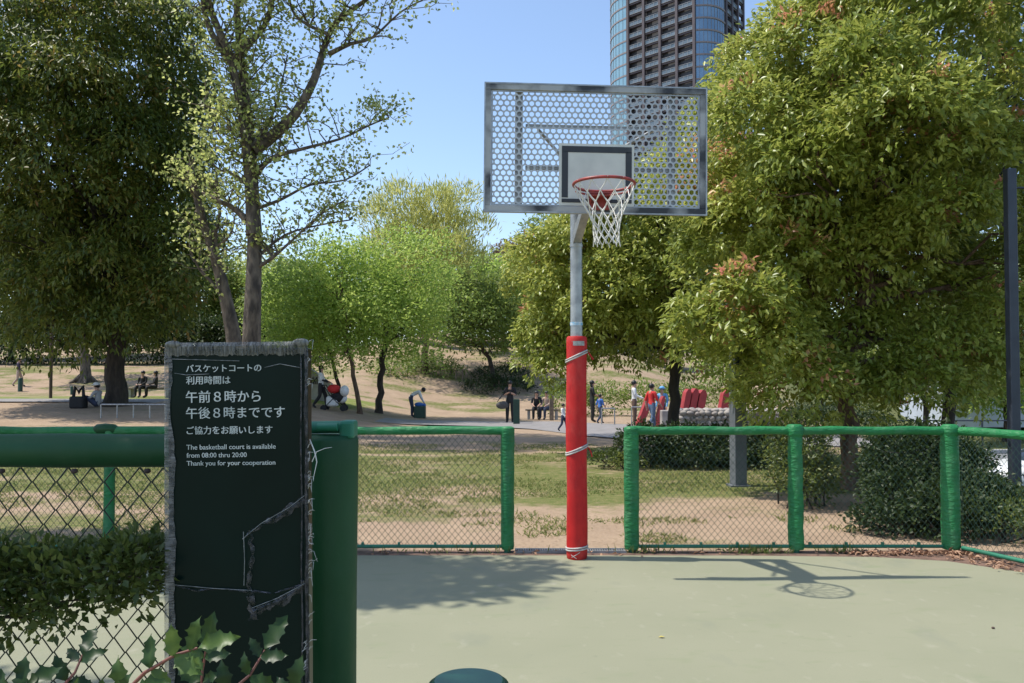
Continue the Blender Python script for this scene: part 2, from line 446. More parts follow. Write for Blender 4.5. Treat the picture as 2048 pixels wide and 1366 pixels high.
# path: runs across the park at 27-33 m and bends towards the viewer on the right
near = [(-30, 31.5), (-14, 31.2), (-4, 30.2), (-1, 29.5), (0.6, 27.5), (2.1, 24.2), (4.2, 21.5), (7.5, 20), (9.2, 19.6)]
farp = [(-30, 34.0), (-14, 33.6), (-4, 33.0), (-0.6, 33.2), (1.6, 32.6), (3.6, 31.2), (5.6, 29.5), (8.5, 28), (10.6, 27.4)]
tag(sheet(near, farp, 0.03).build('path', M['path']), kind='structure')
tag(sheet([(9.8, 6), (10.6, 12), (11.4, 17.5), (15.0, 33)], [(45, 6), (45, 12), (45, 17.5), (45, 33)], 0.03).build('road', M['road']), kind='structure')
mb = MB()
mb = sheet([(-9, 7.40), (-2, 7.40), (2.0, 7.38), (3.2, 7.32), (3.75, 7.15), (4.12, 6.75), (4.42, 5.9), (5.6, 2.2)],
           [(-9, 7.62), (-2, 7.62), (2.0, 7.62), (3.3, 7.62), (4.2, 7.62), (4.45, 6.9), (4.8, 5.9), (6.0, 2.3)], 0.003, 3)
tag(mb.build('soil_strip', M['soil']), kind='structure')

# ------------------------------------------------------------------ leaves, crowns, trees
def leaf_mesh(name, base, d, nrm, length, width, tint, m, parent=None, fold=0.25):
    n = len(base)
    d = d / np.linalg.norm(d, axis=1, keepdims=True)
    s = np.cross(d, nrm); s /= (np.linalg.norm(s, axis=1, keepdims=True) + 1e-9)
    u = np.cross(s, d)
    Lh = length[:, None]; W = width[:, None]
    v = np.empty((n, 4, 3))
    v[:, 0] = base
    v[:, 1] = base + d * Lh * 0.48 + s * W * 0.5 + u * W * fold
    v[:, 2] = base + d * Lh
    v[:, 3] = base + d * Lh * 0.48 - s * W * 0.5 + u * W * fold
    idx = np.arange(n) * 4
    loops = np.stack([idx, idx + 1, idx + 2, idx, idx + 2, idx + 3], 1).ravel()
    me = bpy.data.meshes.new(name)
    me.vertices.add(n * 4); me.vertices.foreach_set('co', v.ravel())
    me.loops.add(n * 6); me.loops.foreach_set('vertex_index', loops.astype(np.int32))
    me.polygons.add(n * 2)
    me.polygons.foreach_set('loop_start', (np.arange(n * 2) * 3).astype(np.int32))
    try: me.polygons.foreach_set('loop_total', np.full(n * 2, 3, dtype=np.int32))
    except Exception: pass
    a = me.attributes.new('tint', 'FLOAT', 'POINT')
    a.data.foreach_set('value', np.repeat(tint, 4).astype(np.float32))
    me.materials.append(m)
    me.update(calc_edges=True)
    return link(name, me, parent)

def unit(rng, n):
    q = rng.normal(size=(n, 3)); return q / np.linalg.norm(q, axis=1, keepdims=True)

def clusters(rng, blobs, dens):
    """points near the surface of a set of ellipsoid clumps, with outward directions"""
    Ps = []; Os = []; Bs = []; Ks = []
    allc = np.array([b[0] for b in blobs]); allr = np.array([b[1] for b in blobs])
    for k, (c, r) in enumerate(blobs):
        c = np.array(c); r = np.array(r)
        area = 4 * PI * ((r[0] * r[1]) ** 1.6 / 3 + (r[0] * r[2]) ** 1.6 / 3 + (r[1] * r[2]) ** 1.6 / 3) ** (1 / 1.6)
        n = max(4, int(area * dens))
        u = unit(rng, n)
        u[:, 2] = np.where((u[:, 2] < -0.2) & (rng.random(n) < 0.8), -u[:, 2], u[:, 2])
        f = 0.62 + 0.46 * rng.random(n) ** 0.6
        p = c + u * r * f[:, None]
        # drop what is deep inside another clump
        q = (p[:, None, :] - allc[None]) / allr[None]
        dd = np.linalg.norm(q, axis=2); dd[:, k] = 9
        keep = dd.min(1) > 0.78 if len(blobs) > 1 else np.ones(n, bool)
        keep |= rng.random(n) < 0.12
        Ps.append(p[keep]); Os.append(u[keep]); Bs.append(f[keep]); Ks.append(np.full(int(keep.sum()), rng.random()))
    return np.concatenate(Ps), np.concatenate(Os), np.concatenate(Bs), np.concatenate(Ks)

def foliage(name, blobs, m, seed, dens=9, per=8, L=0.1, W=0.04, spread=0.10, droop=0.5, tintf=None, parent=None, out=0.8, rand=0.5):
    rng = np.random.default_rng(seed)
    p, o, f, bk = clusters(rng, blobs, dens)
    n = len(p)
    ct = 0.5 * rng.random(n) + 0.5 * bk
    idx = np.repeat(np.arange(n), per)
    k = len(idx)
    pos = p[idx] + rng.normal(size=(k, 3)) * spread
    d = o[idx] * out + rng.normal(size=(k, 3)) * rand
    d[:, 2] -= droop
    nrm = o[idx] * 0.8 + rng.normal(size=(k, 3)) * 0.45; nrm[:, 2] += 0.6; nrm[:, 0] -= 0.2
    if tintf is None: t = np.clip(0.15 + 0.5 * ct[idx] + 0.35 * rng.random(k), 0, 1)
    else: t = tintf(rng, p[idx], o[idx], f[idx], ct[idx], pos)
    ln = L * (0.7 + 0.6 * rng.random(k)); wd = W * (0.75 + 0.5 * rng.random(k))
    return leaf_mesh(name, pos, d, nrm, ln, wd, t, m, parent)

def shell_blobs(rng, c, r, n, br, up=0.0, jitter=0.18, inner=4, flat=0.8):
    """clumps spread over the shell of a crown ellipsoid"""
    out = []
    c = np.array(c); r = np.array(r)
    for i in range(n):
        z = 1 - 2 * (i + 0.5) / n
        ph = i * 2.39996 + rng.random() * 0.4
        rr = math.sqrt(max(0, 1 - z * z))
        u = np.array([rr * math.cos(ph), rr * math.sin(ph), z])
        f = 0.80 + jitter * (rng.random() - 0.4)
        b = br * (0.72 + 0.6 * rng.random())
        out.append((c + u * r * f, np.array([b * (1 + .2 * rng.random()), b * (1 + .2 * rng.random()), b * flat])))
    for i in range(inner):
        u = unit(rng, 1)[0]
        out.append((c + u * r * 0.42, np.array([br * 1.3, br * 1.3, br])))
    return out

def limb_path(rng, a, b, n=6, sag=0.0, wob=0.12):
    a = Vector(a); b = Vector(b); L = (b - a).length
    pts = []
    for i in range(n + 1):
        t = i / n
        p = a.lerp(b, t)
        p.z += sag * L * math.sin(PI * t)
        if 0 < i < n: p += Vector(rng.normal(size=3)) * wob * L / n
        pts.append(p)
    return pts

def tree(name, label, base, height_fork, rtrunk, blobs, leafm, barkm, seed, group=None, limbs=14, cat='tree', lean=(0, 0), limb_r=0.4, trunk_top=None, trunks=None, **kw):
    rng = np.random.default_rng(seed + 1000)
    base = Vector(base)
    t = thing(name, label, cat, base, 0, group)
    mb = MB()
    fork = base + Vector((lean[0], lean[1], height_fork))
    ps = limb_path(rng, base - Vector((0, 0, 0.15)), fork, 7, 0, 0.10)
    rs = [rtrunk * (1.0 + 0.55 * math.exp(-i * 1.6) - 0.03 * i) for i in range(8)]
    mb.tube(ps, rs, 10)
    cs = [b[0] for b in blobs]
    top = Vector(max(cs, key=lambda q: q[2]))
    tp = fork.lerp(top, 0.75)
    mb.tube(limb_path(rng, fork, tp, 7, 0, 0.16), [rtrunk * 0.8 * (1 - i / 8) + 0.012 for i in range(8)], 8)
    sel = rng.permutation(len(cs))[:limbs]
    for k in sel:
        c = Vector(cs[k])
        st = fork.lerp(tp, max(0.0, min(0.8, (c.z - fork.z) / max(0.5, (tp.z - fork.z)) * 0.6)))
        r0 = rtrunk * limb_r * (0.7 + 0.5 * rng.random())
        pth = limb_path(rng, st, c, 6, 0.06, 0.22)
        mb.tube(pth, [r0 * (1 - 0.85 * i / 6) for i in range(7)], 6)
        for q in range(2):
            e = c + Vector(rng.normal(size=3)) * 0.35 * float(np.mean(blobs[k][1]))* 1.6
            mb.tube(limb_path(rng, pth[3], e, 4, 0.03, 0.2), [r0 * 0.45 * (1 - 0.8 * i / 4) for i in range(5)], 5)
    for o in mb.v: pass
    mb.v = [tuple(Vector(q) - base) for q in mb.v]
    mb.build('trunk', barkm, t)
    bl = [(np.array(c) - np.array(base), r) for c, r in blobs]
    foliage('crown', bl, leafm, seed, parent=t, **kw)
    return t

def tint_red(rng, p, o, f, ct, pos):
    t = 0.1 + 0.35 * ct + 0.3 * rng.random(len(ct))
    nz = np.sin(p[:, 0] * 3.1 + 1.3) * np.sin(p[:, 2] * 2.7 + 0.4) + 0.6 * np.sin(p[:, 1] * 3.3 + p[:, 0])
    red = (f > 0.95) & (o[:, 2] > -0.1) & (ct * .7 + 0.25 * nz + .35 * o[:, 2] > 0.80)
    t = np.where(red, 0.74 + 0.26 * rng.random(len(ct)), np.minimum(t, 0.72))
    return t

def tint_few_red(rng, p, o, f, ct, pos):
    t = 0.1 + 0.35 * ct + 0.33 * rng.random(len(ct))
    return np.where((f > 1.0) & (ct > 0.85), 0.8 + 0.15 * rng.random(len(ct)), t)

# --- the big photinia-like tree on the right
rng = np.random.default_rng(5)
c = P(1735, 330, 12.0)
bl = shell_blobs(rng, (c.x + 0.05, 12.2, 4.45), (2.75, 2.6, 3.15), 62, 0.64, inner=30, jitter=.40, flat=.9)
bl = [q for q in bl if not (q[0][0] > 6.55 and q[0][2] > 5.4) and not (q[0][1] < 11.3 and 2.2 < q[0][2] < 4.1 and 3.9 < q[0][0] < 6.2)]
bl += [(np.array((3.7 + 3.2 * rng.random(), 12.0 + 1.5 * rng.random(), 2.2 + 3.0 * rng.random())), np.array((.8, .8, .7))) for k in range(16)]
bl += [(np.array(P(px, py, Y)), np.array((.75, .7, .5))) for px, py, Y in ((1500, 715, 11.6), (1590, 770, 11.2), (1700, 790, 12.6), (1820, 775, 11.4), (1930, 760, 11.8), (2050, 740, 12), (1520, 690, 11.2), (1900, 720, 11.4))]
bl += [(np.array(P(1385, 655, 11.4)), np.array((.36, .45, .45))), (np.array(P(1440, 685, 11.5)), np.array((.6, .6, .42))),
       (np.array(P(1500, 610, 10.8)), np.array((.6, .5, .5))), (np.array(P(1760, 310, 10.2)), np.array((.75, .5, .33))), (np.array(P(1900, 420, 10.3)), np.array((.7, .5, .35)))]
tree('broadleaf_tree', 'big rounded evergreen tree with red new shoots standing behind the right fence', pt(1700, 11.9), 1.7, 0.13, bl, M['leaf_right'], M['bark'], 11,
     limbs=28, dens=40, per=11, L=0.108, W=0.048, spread=0.058, droop=0.5, tintf=tint_red, out=0.7, rand=0.6)
# --- the tree behind the pole
rng = np.random.default_rng(6)
bl = shell_blobs(rng, P(1255, 600, 18) , (2.3, 2.2, 2.2), 54, 0.60, inner=20, jitter=.38, flat=.9)
bl = [q for q in bl if q[0][2] > 2.25 or q[0][0] < 1.5]
bl += [(np.array(P(1105, 650, 17.3)), np.array((.5, .6, .8))), (np.array(P(1120, 740, 17.3)), np.array((.45, .5, .45))), (np.array(P(1180, 470, 17.6)), np.array((.6, .6, .5))),
       (np.array(P(1390, 560, 17.3)), np.array((.8, .8, .8))), (np.array(P(1335, 360, 17.2)), np.array((.7, .7, .6))), (np.array(P(1295, 430, 17.2)), np.array((.7, .7, .6))), (np.array(P(1385, 420, 17.2)), np.array((.7, .7, .7))), (np.array(P(1385, 290, 17.4)), np.array((.55, .6, .6)))]
tree('broadleaf_tree', 'rounded yellow-green tree right behind the basketball hoop pole', pt(1350, 18), 1.7, 0.14, bl, M['leaf_right'], M['bark_dark'], 12,
     limbs=18, dens=29, per=11, L=0.125, W=0.056, spread=0.07, droop=0.45, tintf=tint_few_red, out=0.7, rand=0.6)
# --- the dark tree on the left
rng = np.random.default_rng(7)
b0 = pt(232, 30)
bl = shell_blobs(rng, (-15.6, 30, 9.6), (4.6, 4.4, 7.2), 96, 1.12, inner=10, jitter=0.30)
bl += [(np.array(P(330, 600, 28)), np.array((1.4, 1.2, 1.2))), (np.array(P(230, 660, 27.5)), np.array((1.3, 1.2, .8))), (np.array(P(120, 640, 28)), np.array((1.5, 1.2, .9))),
       (np.array(P(365, 480, 28)), np.array((1.0, 1.2, 1.3))), (np.array(P(340, 250, 29)), np.array((1.1, 1.2, 1.7))), (np.array(P(345, 60, 29)), np.array((.9, 1.2, 1.5)))]
tree('broadleaf_tree', 'huge dark green tree with thick trunk filling the left edge', b0, 1.9, 0.40, bl, M['leaf_left'], M['bark_dark'], 13,
     limbs=30, dens=9.0, per=8, L=0.23, W=0.085, spread=0.19, droop=0.9, out=0.6, rand=0.55, limb_r=0.32)

# --- poplar with two stems
def traced_tree(name, label, Y, limbs, barkm, leafm, seed, twigs, L, W, depth=1.2, per=5):
    rng = np.random.default_rng(seed)
    b = pt(limbs[0][0][0], Y)
    t = thing(name, label, 'tree', b)
    mb = MB(); ends = []
    for li, spec in enumerate(limbs):
        pts = spec[:-1]; r0, r1 = spec[-1]
        off = 0 if li == 0 else rng.normal() * 0.25
        path = []
        n = len(pts)
        for i, (px, py) in enumerate(pts):
            yy = Y + (off + depth * rng.normal() * 0.35) * (i / n if li else 0.3 * i / n)
            path.append(P(px, py, yy))
        if li in (0,): path[0] = b - Vector((0, 0, 0.2))
        rs = [r1 + (r0 - r1) * (1 - i / (n - 1)) ** 1.7 for i in range(n)]
        # smooth the traced line
        fine = []; fr = []
        for i in range(n - 1):
            for q in range(3):
                tt = q / 3
                p0 = path[max(i - 1, 0)]; p1 = path[i]; p2 = path[i + 1]; p3 = path[min(i + 2, n - 1)]
                fine.append(0.5 * ((2 * p1) + (p2 - p0) * tt + (2 * p0 - 5 * p1 + 4 * p2 - p3) * tt ** 2 + (3 * p1 - p0 - 3 * p2 + p3) * tt ** 3))
                fr.append(rs[i] + (rs[i + 1] - rs[i]) * tt)
        fine.append(path[-1]); fr.append(rs[-1])
        mb.tube([q - b for q in fine], fr, 8)
        ln = sum((fine[i + 1] - fine[i]).length for i in range(len(fine) - 1))
        for q in range(int(ln * twigs)):
            i = int(len(fine) * (0.12 + 0.88 * rng.random())) if li else int(len(fine) * (0.42 + 0.58 * rng.random()))
            i = min(i, len(fine) - 1)
            st = fine[i]
            dr = Vector(rng.normal(size=3)); dr.z = abs(dr.z) * 0.8 + 0.1; dr.normalize()
            e = st + dr * (0.5 + 1.3 * rng.random())
            pth = limb_path(rng, st, e, 4, 0.04, 0.25)
            mb.tube([q2 - b for q2 in pth], [min(fr[i] * 0.4, 0.02) * (1 - 0.7 * k / 4) + 0.003 for k in range(5)], 4)
            ends += [pth[2], pth[3], pth[4], pth[3].lerp(pth[4], 0.5)]
    mb.build('trunk', barkm, t)
    p = np.array([tuple(e - b) for e in ends])
    idx = np.repeat(np.arange(len(p)), per); k = len(idx)
    pos = p[idx] + rng.normal(size=(k, 3)) * 0.16
    d = rng.normal(size=(k, 3)); d[:, 2] -= 0.3
    leaf_mesh('crown', pos, d, rng.normal(size=(k, 3)) + np.array((0, 0, .6)), L * (0.6 + 0.7 * rng.random(k)), W * (0.7 + 0.6 * rng.random(k)), rng.random(k), leafm, t)
    return t
pop = traced_tree('poplar_tree', 'tall open tree with two leaning stems and sparse small leaves', 23.5, [
    [(503, 800), (503, 690), (506, 590), (509, 480), (503, 400), (494, 300), (482, 220), (462, 120), (425, 30), (395, -60), (380, -200), (0.31, 0.08)],
    [(508, 470), (504, 380), (500, 280), (488, 170), (478, 80), (472, -20), (470, -160), (0.24, 0.08)],
    [(507, 300), (545, 272), (590, 228), (628, 160), (650, 90), (672, 45), (725, 5), (790, -45), (860, -90), (0.20, 0.05)],
    [(504, 362), (540, 318), (600, 299), (680, 278), (740, 250), (778, 235), (0.10, 0.02)],
    [(466, 120), (505, 80), (535, 40), (550, -30), (560, -120), (0.13, 0.05)],
    [(466, 130), (420, 60), (400, -30), (390, -120), (0.12, 0.04)],
    [(494, 440), (465, 415), (435, 400), (405, 384), (0.11, 0.04)],
    [(510, 538), (545, 515), (585, 480), (640, 430), (690, 400), (0.07, 0.02)],
    [(658, 108), (700, 88), (745, 75), (800, 25), (845, 0), (0.08, 0.02)],
    [(500, 300), (540, 240), (560, 180), (575, 110), (0.07, 0.02)],
    [(505, 420), (560, 400), (620, 370), (690, 360), (740, 330), (0.06, 0.02)],
    [(508, 520), (570, 470), (640, 450), (700, 440), (0.05, 0.02)],
    [(500, 320), (460, 300), (425, 250), (400, 200), (0.05, 0.02)],
    [(503, 380), (470, 350), (440, 340), (420, 320), (0.05, 0.02)],
    [(660, 70), (600, 40), (580, 0), (600, -60), (0.06, 0.02)],
], M['bark_pale'], M['leaf_poplar'], 21, 7, 0.125, 0.10, per=5)
rng = np.random.default_rng(23)
foliage('upper_crown', [(np.array((rng.uniform(-3.5, 4.0), rng.uniform(-5.0, 1.5), rng.uniform(13.2, 17))), np.array((1.5, .8, .7))) for k in range(20)], M['leaf_poplar'], 24, dens=9, per=7, L=.16, W=.13, spread=.2, parent=pop)
traced_tree('poplar_tree', 'shorter leaning trunk tree directly left of the tall sparse tree', 25, [
    [(478, 800), (470, 700), (452, 600), (432, 520), (415, 470), (395, 400), (380, 330), (0.30, 0.10)],
    [(440, 560), (430, 480), (440, 420), (430, 360), (0.10, 0.03)],
    [(452, 600), (420, 560), (400, 540), (380, 500), (0.08, 0.03)],
    [(425, 500), (460, 470), (470, 430), (0.06, 0.02)],
], M['bark_pale'], M['leaf_poplar'], 22, 4.5, 0.125, 0.10, per=4)

# --- fresh green trees in the middle distance
rng = np.random.default_rng(31)
def simple_tree(name, label, px, Y, crown_px, crown_py, rpx, rpy, leafm, barkm, seed, n=26, br=0.9, rt=0.14, fork=2.0, dens=8, per=7, L=0.17, W=0.085, depth=None, flat=.8, **kw):
    rng = np.random.default_rng(seed)
    cc = P(crown_px, crown_py, Y)
    s = Y / F
    r = (rpx * s, depth or rpx * s * 0.9, rpy * s)
    bl = shell_blobs(rng, cc, r, int(n * 1.25), br * .78, inner=9, jitter=.5, flat=flat)
    b = pt(px, Y)
    lean = ((cc.x - b.x) * 0.3, 0)
    return tree(name, label, b, min(fork, max(0.5, cc.z - b.z)), rt, bl, leafm, barkm, seed, lean=lean, limbs=kw.pop('limbs', 12), dens=dens, per=per, L=L, W=W, spread=kw.pop('spread', 0.25), **kw)
simple_tree('maple_tree', 'fresh green spreading maple with dark trunk, beside the stroller', 757, 35, 775, 600, 155, 125, M['leaf_maple'], M['bark_dark'], 41, 40, 0.85, 0.15, 2.2, droop=0.1, flat=.5)
simple_tree('maple_tree', 'bright green maple with slim pale trunk in the middle of the lawn', 720, 33, 660, 615, 125, 120, M['leaf_maple'], M['bark'], 42, 34, 0.8, 0.10, 2.2, droop=0.1, flat=.5)
simple_tree('maple_tree', 'small green maple with thin dark stem nearest the white-shirted stroller pusher', 690, 36, 595, 630, 85, 95, M['leaf_maple'], M['bark_dark'], 43, 22, 0.8, 0.09, 2.2, droop=0.1, flat=.5)
def tint_y(rng, p, o, f, ct, pos): return np.clip(0.3 + 0.5 * ct + 0.3 * rng.random(len(ct)), 0, 1)
simple_tree('feathery_tree', 'tall yellow-green feathery tree rising behind the maples', 850, 52, 850, 500, 118, 122, M['leaf_willow'], M['bark'], 44, 34, 1.2, 0.22, 3.0, dens=4.5, L=0.42, W=0.07, droop=-0.9, tintf=tint_y, out=0.5, rand=0.5)
simple_tree('broadleaf_tree', 'dark green low tree with crooked trunk on the hillside', 990, 50, 965, 640, 95, 75, M['leaf_mid'], M['bark_dark'], 45, 22, 1.0, 0.16, 1.2, dens=5, L=0.26, W=0.12)
simple_tree('broadleaf_tree', 'light green tree on the hill crest above the standing man', 1010, 60, 1000, 590, 80, 75, M['leaf_maple'], M['bark'], 46, 20, 1.2, 0.18, 2.0, dens=4, L=0.32, W=0.14)
simple_tree('bronze_tree', 'bronze brown twiggy tree on the hill skyline', 1030, 78, 1025, 540, 55, 55, M['leaf_brown'], M['bark_dark'], 47, 14, 1.2, 0.16, 2.0, dens=3, L=0.35, W=0.14)
simple_tree('broadleaf_tree', 'blue green tree peeking past the hoop pole under the backboard', 1110, 66, 1120, 520, 55, 95, M['leaf_mid'], M['bark'], 48, 16, 1.4, 0.2, 3.0, dens=3, L=0.35, W=0.16)
bk = [('dark backdrop tree behind the far left walker', 20, 72, 40, 560, 110, 130, 'leaf_left'), ('dark backdrop tree behind the pale left trunk', 190, 75, 200, 560, 110, 140, 'leaf_left'),
      ('mid green backdrop tree seen between dark left tree and leaning trunk', 360, 70, 380, 600, 100, 110, 'leaf_mid'), ('pale green backdrop tree behind the sparse tall tree', 480, 74, 500, 610, 95, 100, 'leaf_poplar'),
      ('green backdrop tree behind the small maple', 590, 66, 600, 620, 90, 80, 'leaf_mid'), ('olive backdrop tree above the bending person', 790, 70, 790, 600, 100, 90, 'leaf_mid'),
      ('mid green backdrop tree right behind the hoop pole', 1090, 78, 1100, 640, 90, 80, 'leaf_mid'), ('dark backdrop tree behind the playground', 1270, 72, 1270, 650, 110, 90, 'leaf_left'),
      ('dark green backdrop tree low on the crest left of the pole', 920, 80, 920, 600, 90, 75, 'leaf_mid')]
for i, (lab, px, Y, cx_, cy_, rx_, ry_, lm) in enumerate(bk):
    simple_tree('backdrop_tree', lab, px, Y, cx_, cy_, rx_, ry_, M[lm], M['bark_dark'], 60 + i, 20, 1.5, 0.22, 2.5, dens=3.0, per=7, L=0.42, W=0.19, group='trees closing the park behind', spread=0.35, limbs=6)
rb = [('dense dark green tree added as darkness close behind the big right tree', 1900, 17, 1890, 640, 170, 150, 'leaf_mid'),  # added tree, puts darkness behind the gaps of the big right crown
      ('light green tree beyond the red play boards', 1470, 40, 1490, 700, 100, 75, 'leaf_maple'), ('mid green tree behind the big right trunk', 1640, 42, 1650, 720, 110, 80, 'leaf_mid'),
      ('yellow green street tree left of the blue-grey lamp post', 1850, 38, 1850, 740, 100, 70, 'leaf_willow'), ('light green street tree behind the blue-grey lamp post', 2010, 40, 2020, 740, 90, 75, 'leaf_maple')]
for i, (lab, px, Y, cx_, cy_, rx_, ry_, lm) in enumerate(rb):
    simple_tree('street_tree', lab, px, Y, cx_, cy_, rx_, ry_, M[lm], M['bark_dark'], 80 + i, 18 if Y > 20 else 30, 0.9 if Y > 20 else .75, 0.14, 2.0, per=7, L=0.26 if Y > 20 else .12, W=0.12 if Y > 20 else .055, group='trees along the far street', spread=0.25 if Y > 20 else .12, limbs=8, **(dict(dens=5) if Y > 20 else dict(dens=18)))
# conifer, upper right
def conifer(label, px, Y, top_py, seed):
    rng = np.random.default_rng(seed)
    b = pt(px, Y); b.z = max(b.z, -0.2); H = P(px, top_py, Y).z - b.z
    t = thing('conifer_tree', label, 'tree', b)
    mb = MB(); mb.tube([(0, 0, -0.2), (0.1, 0, H * .5), (0, 0, H)], [0.45, 0.25, 0.03], 8)
    ps = []; ds = []
    for lv in range(60):
        z = H * (0.12 + 0.88 * lv / 60)
        rr = (1 - z / H) * H * 0.17 + 0.35
        for k in range(7):
            a = rng.random() * 2 * PI; l = rr * (0.6 + 0.6 * rng.random())
            e = Vector((math.cos(a) * l, math.sin(a) * l, z - 0.25 * l + 0.5 * rng.random()))
            mb.tube([(0, 0, z), e], [0.04, 0.01], 4)
            for q in range(26):
                f = 0.25 + 0.8 * rng.random()
                p = Vector((e.x * f, e.y * f, z + (e.z - z) * f)) + Vector(rng.normal(size=3)) * 0.16
                ps.append(tuple(p)); ds.append((e.x / l + rng.normal() * .6, e.y / l + rng.normal() * .6, rng.normal() * .5 + .1))
    mb.build('trunk', M['bark_dark'], t)
    k = len(ps)
    leaf_mesh('crown', np.array(ps), np.array(ds), rng.normal(size=(k, 3)) + np.array((0, 0, 1.)), np.full(k, 0.42), np.full(k, 0.13), rng.random(k), M['leaf_pine'], t)
conifer('tall dark blue green conifer at upper right corner', 2012, 48, -30, 91)

# --- tree outside the frame on the left; its shade falls on the court, the sign and the near fence
rng = np.random.default_rng(8)
bl = [(np.array((-5.45 + dx, 6.85 + dy, 6.9 + dz)), np.array((r, r * .62, r * .7))) for dx, dy, dz, r in
      [(0.9, -0.2, 0, .95), (-0.3, 0.25, 0.3, 1.2), (-1.6, 0.2, 0.1, 1.2), (-2.7, .3, .4, 1.2), (-1.0, .5, 1.0, 1.1), (1.5, .2, .1, .6), (-3.0, 1.1, .2, 1.3), (-1.8, 1.2, .3, 1.2)]]
bl += [(np.array((-4.15 + dx, 2.85 + dy, 6.9 + dz)), np.array((r, r * .9, r * .7))) for dx, dy, dz, r in [(0.1, -.1, 0, 1.0), (-1.1, -.3, .3, 1.2), (-.4, -.9, .5, .42), (-1.9, .4, .3, 1.2), (.6, .1, .2, .7)]]
tree('broadleaf_tree', 'green tree standing just outside the picture that shades the notice board', (-8.2, 4.4, 0), 3.2, 0.2, bl, M['leaf_left'], M['bark_dark'], 17,
     limbs=11, dens=34, per=9, L=0.15, W=0.075, spread=0.12, droop=0.3)

# ------------------------------------------------------------------ hedges and shrubs
def shrub(name, label, blobs, leafm, seed, base, cat='shrub', group=None, stems=6, side=None, **kw):
    base = Vector(base)
    t = thing(name, label, cat, base, 0, group)
    rng = np.random.default_rng(seed)
    mb = MB()
    for c, r in blobs:
        for q in range(stems):
            a = Vector((c[0] + rng.normal() * r[0] * .3, c[1] + rng.normal() * r[1] * .3, base.z))
            e = Vector((c[0] + rng.normal() * r[0] * .6, c[1] + rng.normal() * r[1] * .6, c[2] + r[2] * .6 * rng.random()))
            mb.tube([p - base for p in limb_path(rng, a, e, 4, 0, .25)], [0.012, 0.01, 0.008, 0.006, 0.003], 5)
    if side:
        for c, r in blobs:
            for q in range(2):
                e = Vector(c) + Vector((0.05, 0, rng.normal() * .02))
                mb.tube([p - base for p in limb_path(rng, Vector(side) + Vector((0, 0, rng.normal() * .03)), e, 6, 0, .12)], [0.008, .007, .006, .005, .004, .003, .002], 5)
    mb.build('stem', M['bark_dark'], t)
    foliage('foliage', [(np.array(c) - np.array(base), np.array(r)) for c, r in blobs], leafm, seed, parent=t, **kw)
    return t
shrub('hedge', 'dense dark hedge close behind the right fence panel', [((4.50, 9.4, .50), (.5, .5, .52)), ((4.85, 9.5, .50), (.55, .6, .50)), ((4.3, 9.0, .3), (.42, .42, .32)), ((4.35, 8.3, .2), (.42, .35, .24)), ((3.85, 8.5, .13), (.32, .3, .16)), ((4.7, 8.7, .28), (.5, .42, .29)), ((5.0, 8.8, .25), (.3, .45, .25))],
      M['leaf_hedge'], 101, (4.3, 9.4, 0), dens=230, per=8, L=0.055, W=0.03, spread=0.055, droop=0.2, stems=10)
shrub('hedge', 'olive bush beside trunk between the two padded posts', [((3.62, 10.5, .58), (.34, .4, .48)), ((3.5, 10.2, .32), (.28, .35, .32)), ((3.85, 10.4, .3), (.2, .3, .3))],
      M['leaf_box'], 102, (3.6, 10.4, 0), dens=170, per=7, L=0.055, W=0.028, spread=0.06, droop=0.2)
shrub('hedge', 'dark round-topped hedge behind the wide left panel of the right fence', [((2.5, 15.6, .34), (.5, .6, .38)), ((3.3, 15.6, .34), (.7, .6, .38)), ((4.2, 15.7, .34), (.7, .6, .38)), ((4.9, 15.9, .34), (.5, .6, .36)), ((3.8, 15.3, .2), (1.3, .5, .22))],
      M['leaf_hedge'], 103, (3.6, 15.6, 0), dens=110, per=8, L=0.08, W=0.042, spread=0.06, droop=0.2, stems=10)
shrub('shrub', 'low bright green cushion shrub in front of dark hedge near gate', [((1.75, 15.3, .12), (.35, .3, .16)), ((2.1, 15.0, .1), (.3, .3, .14))],
      M['leaf_box'], 104, (1.9, 15.2, 0), dens=130, per=6, L=0.05, W=0.03, spread=0.04, droop=0)
shrub('shrub', 'leafy ground shrubs outside the side fence corner', [((4.75, 8.2, .16), (.4, .4, .2)), ((5.1, 7.6, .16), (.4, .4, .2)), ((5.4, 8.5, .2), (.5, .5, .26)), ((5.3, 6.9, .14), (.35, .4, .2)), ((6.1, 9.2, .0), (.5, .6, .22))],
      M['leaf_box'], 105, (5.1, 8, 0), dens=130, per=6, L=0.05, W=0.026, spread=0.05, droop=0)
shrub('shrub', 'dark bushes on the bank before the white car', [((6.0, 11.0, -.05), (.4, .5, .35)), ((7.3, 13.2, -.3), (.5, .6, .45)), ((10.3, 16.6, -1.1), (.7, .6, .35))],
      M['leaf_hedge'], 106, (7.2, 12.5, -.3), dens=60, per=6, L=0.08, W=0.035, spread=0.07, droop=0.2)
shrub('hedge', 'clipped dark green hedge beyond the big right tree trunk', [((9.6, 24, .25), (1.5, .9, .7)), ((8.0, 24.5, .35), (1.2, .9, .6))], M['leaf_hedge'], 107, (9, 24, 0), dens=40, per=6, L=0.1, W=0.05, spread=0.09)
gx = (200 - 1024) / F * 58
shrub('hedge', 'long dark hedge across the far left background', [((x, 59 + .3 * math.sin(x), g(x, 59) + 1.4 + .3 * math.sin(3 * x)), (2.2, 1.2, 1.9)) for x in np.arange(-46, -14, 2.2)], M['leaf_hedge'], 108, (-32, 59, 2.6), dens=12, per=7, L=0.28, W=0.15, spread=0.2)
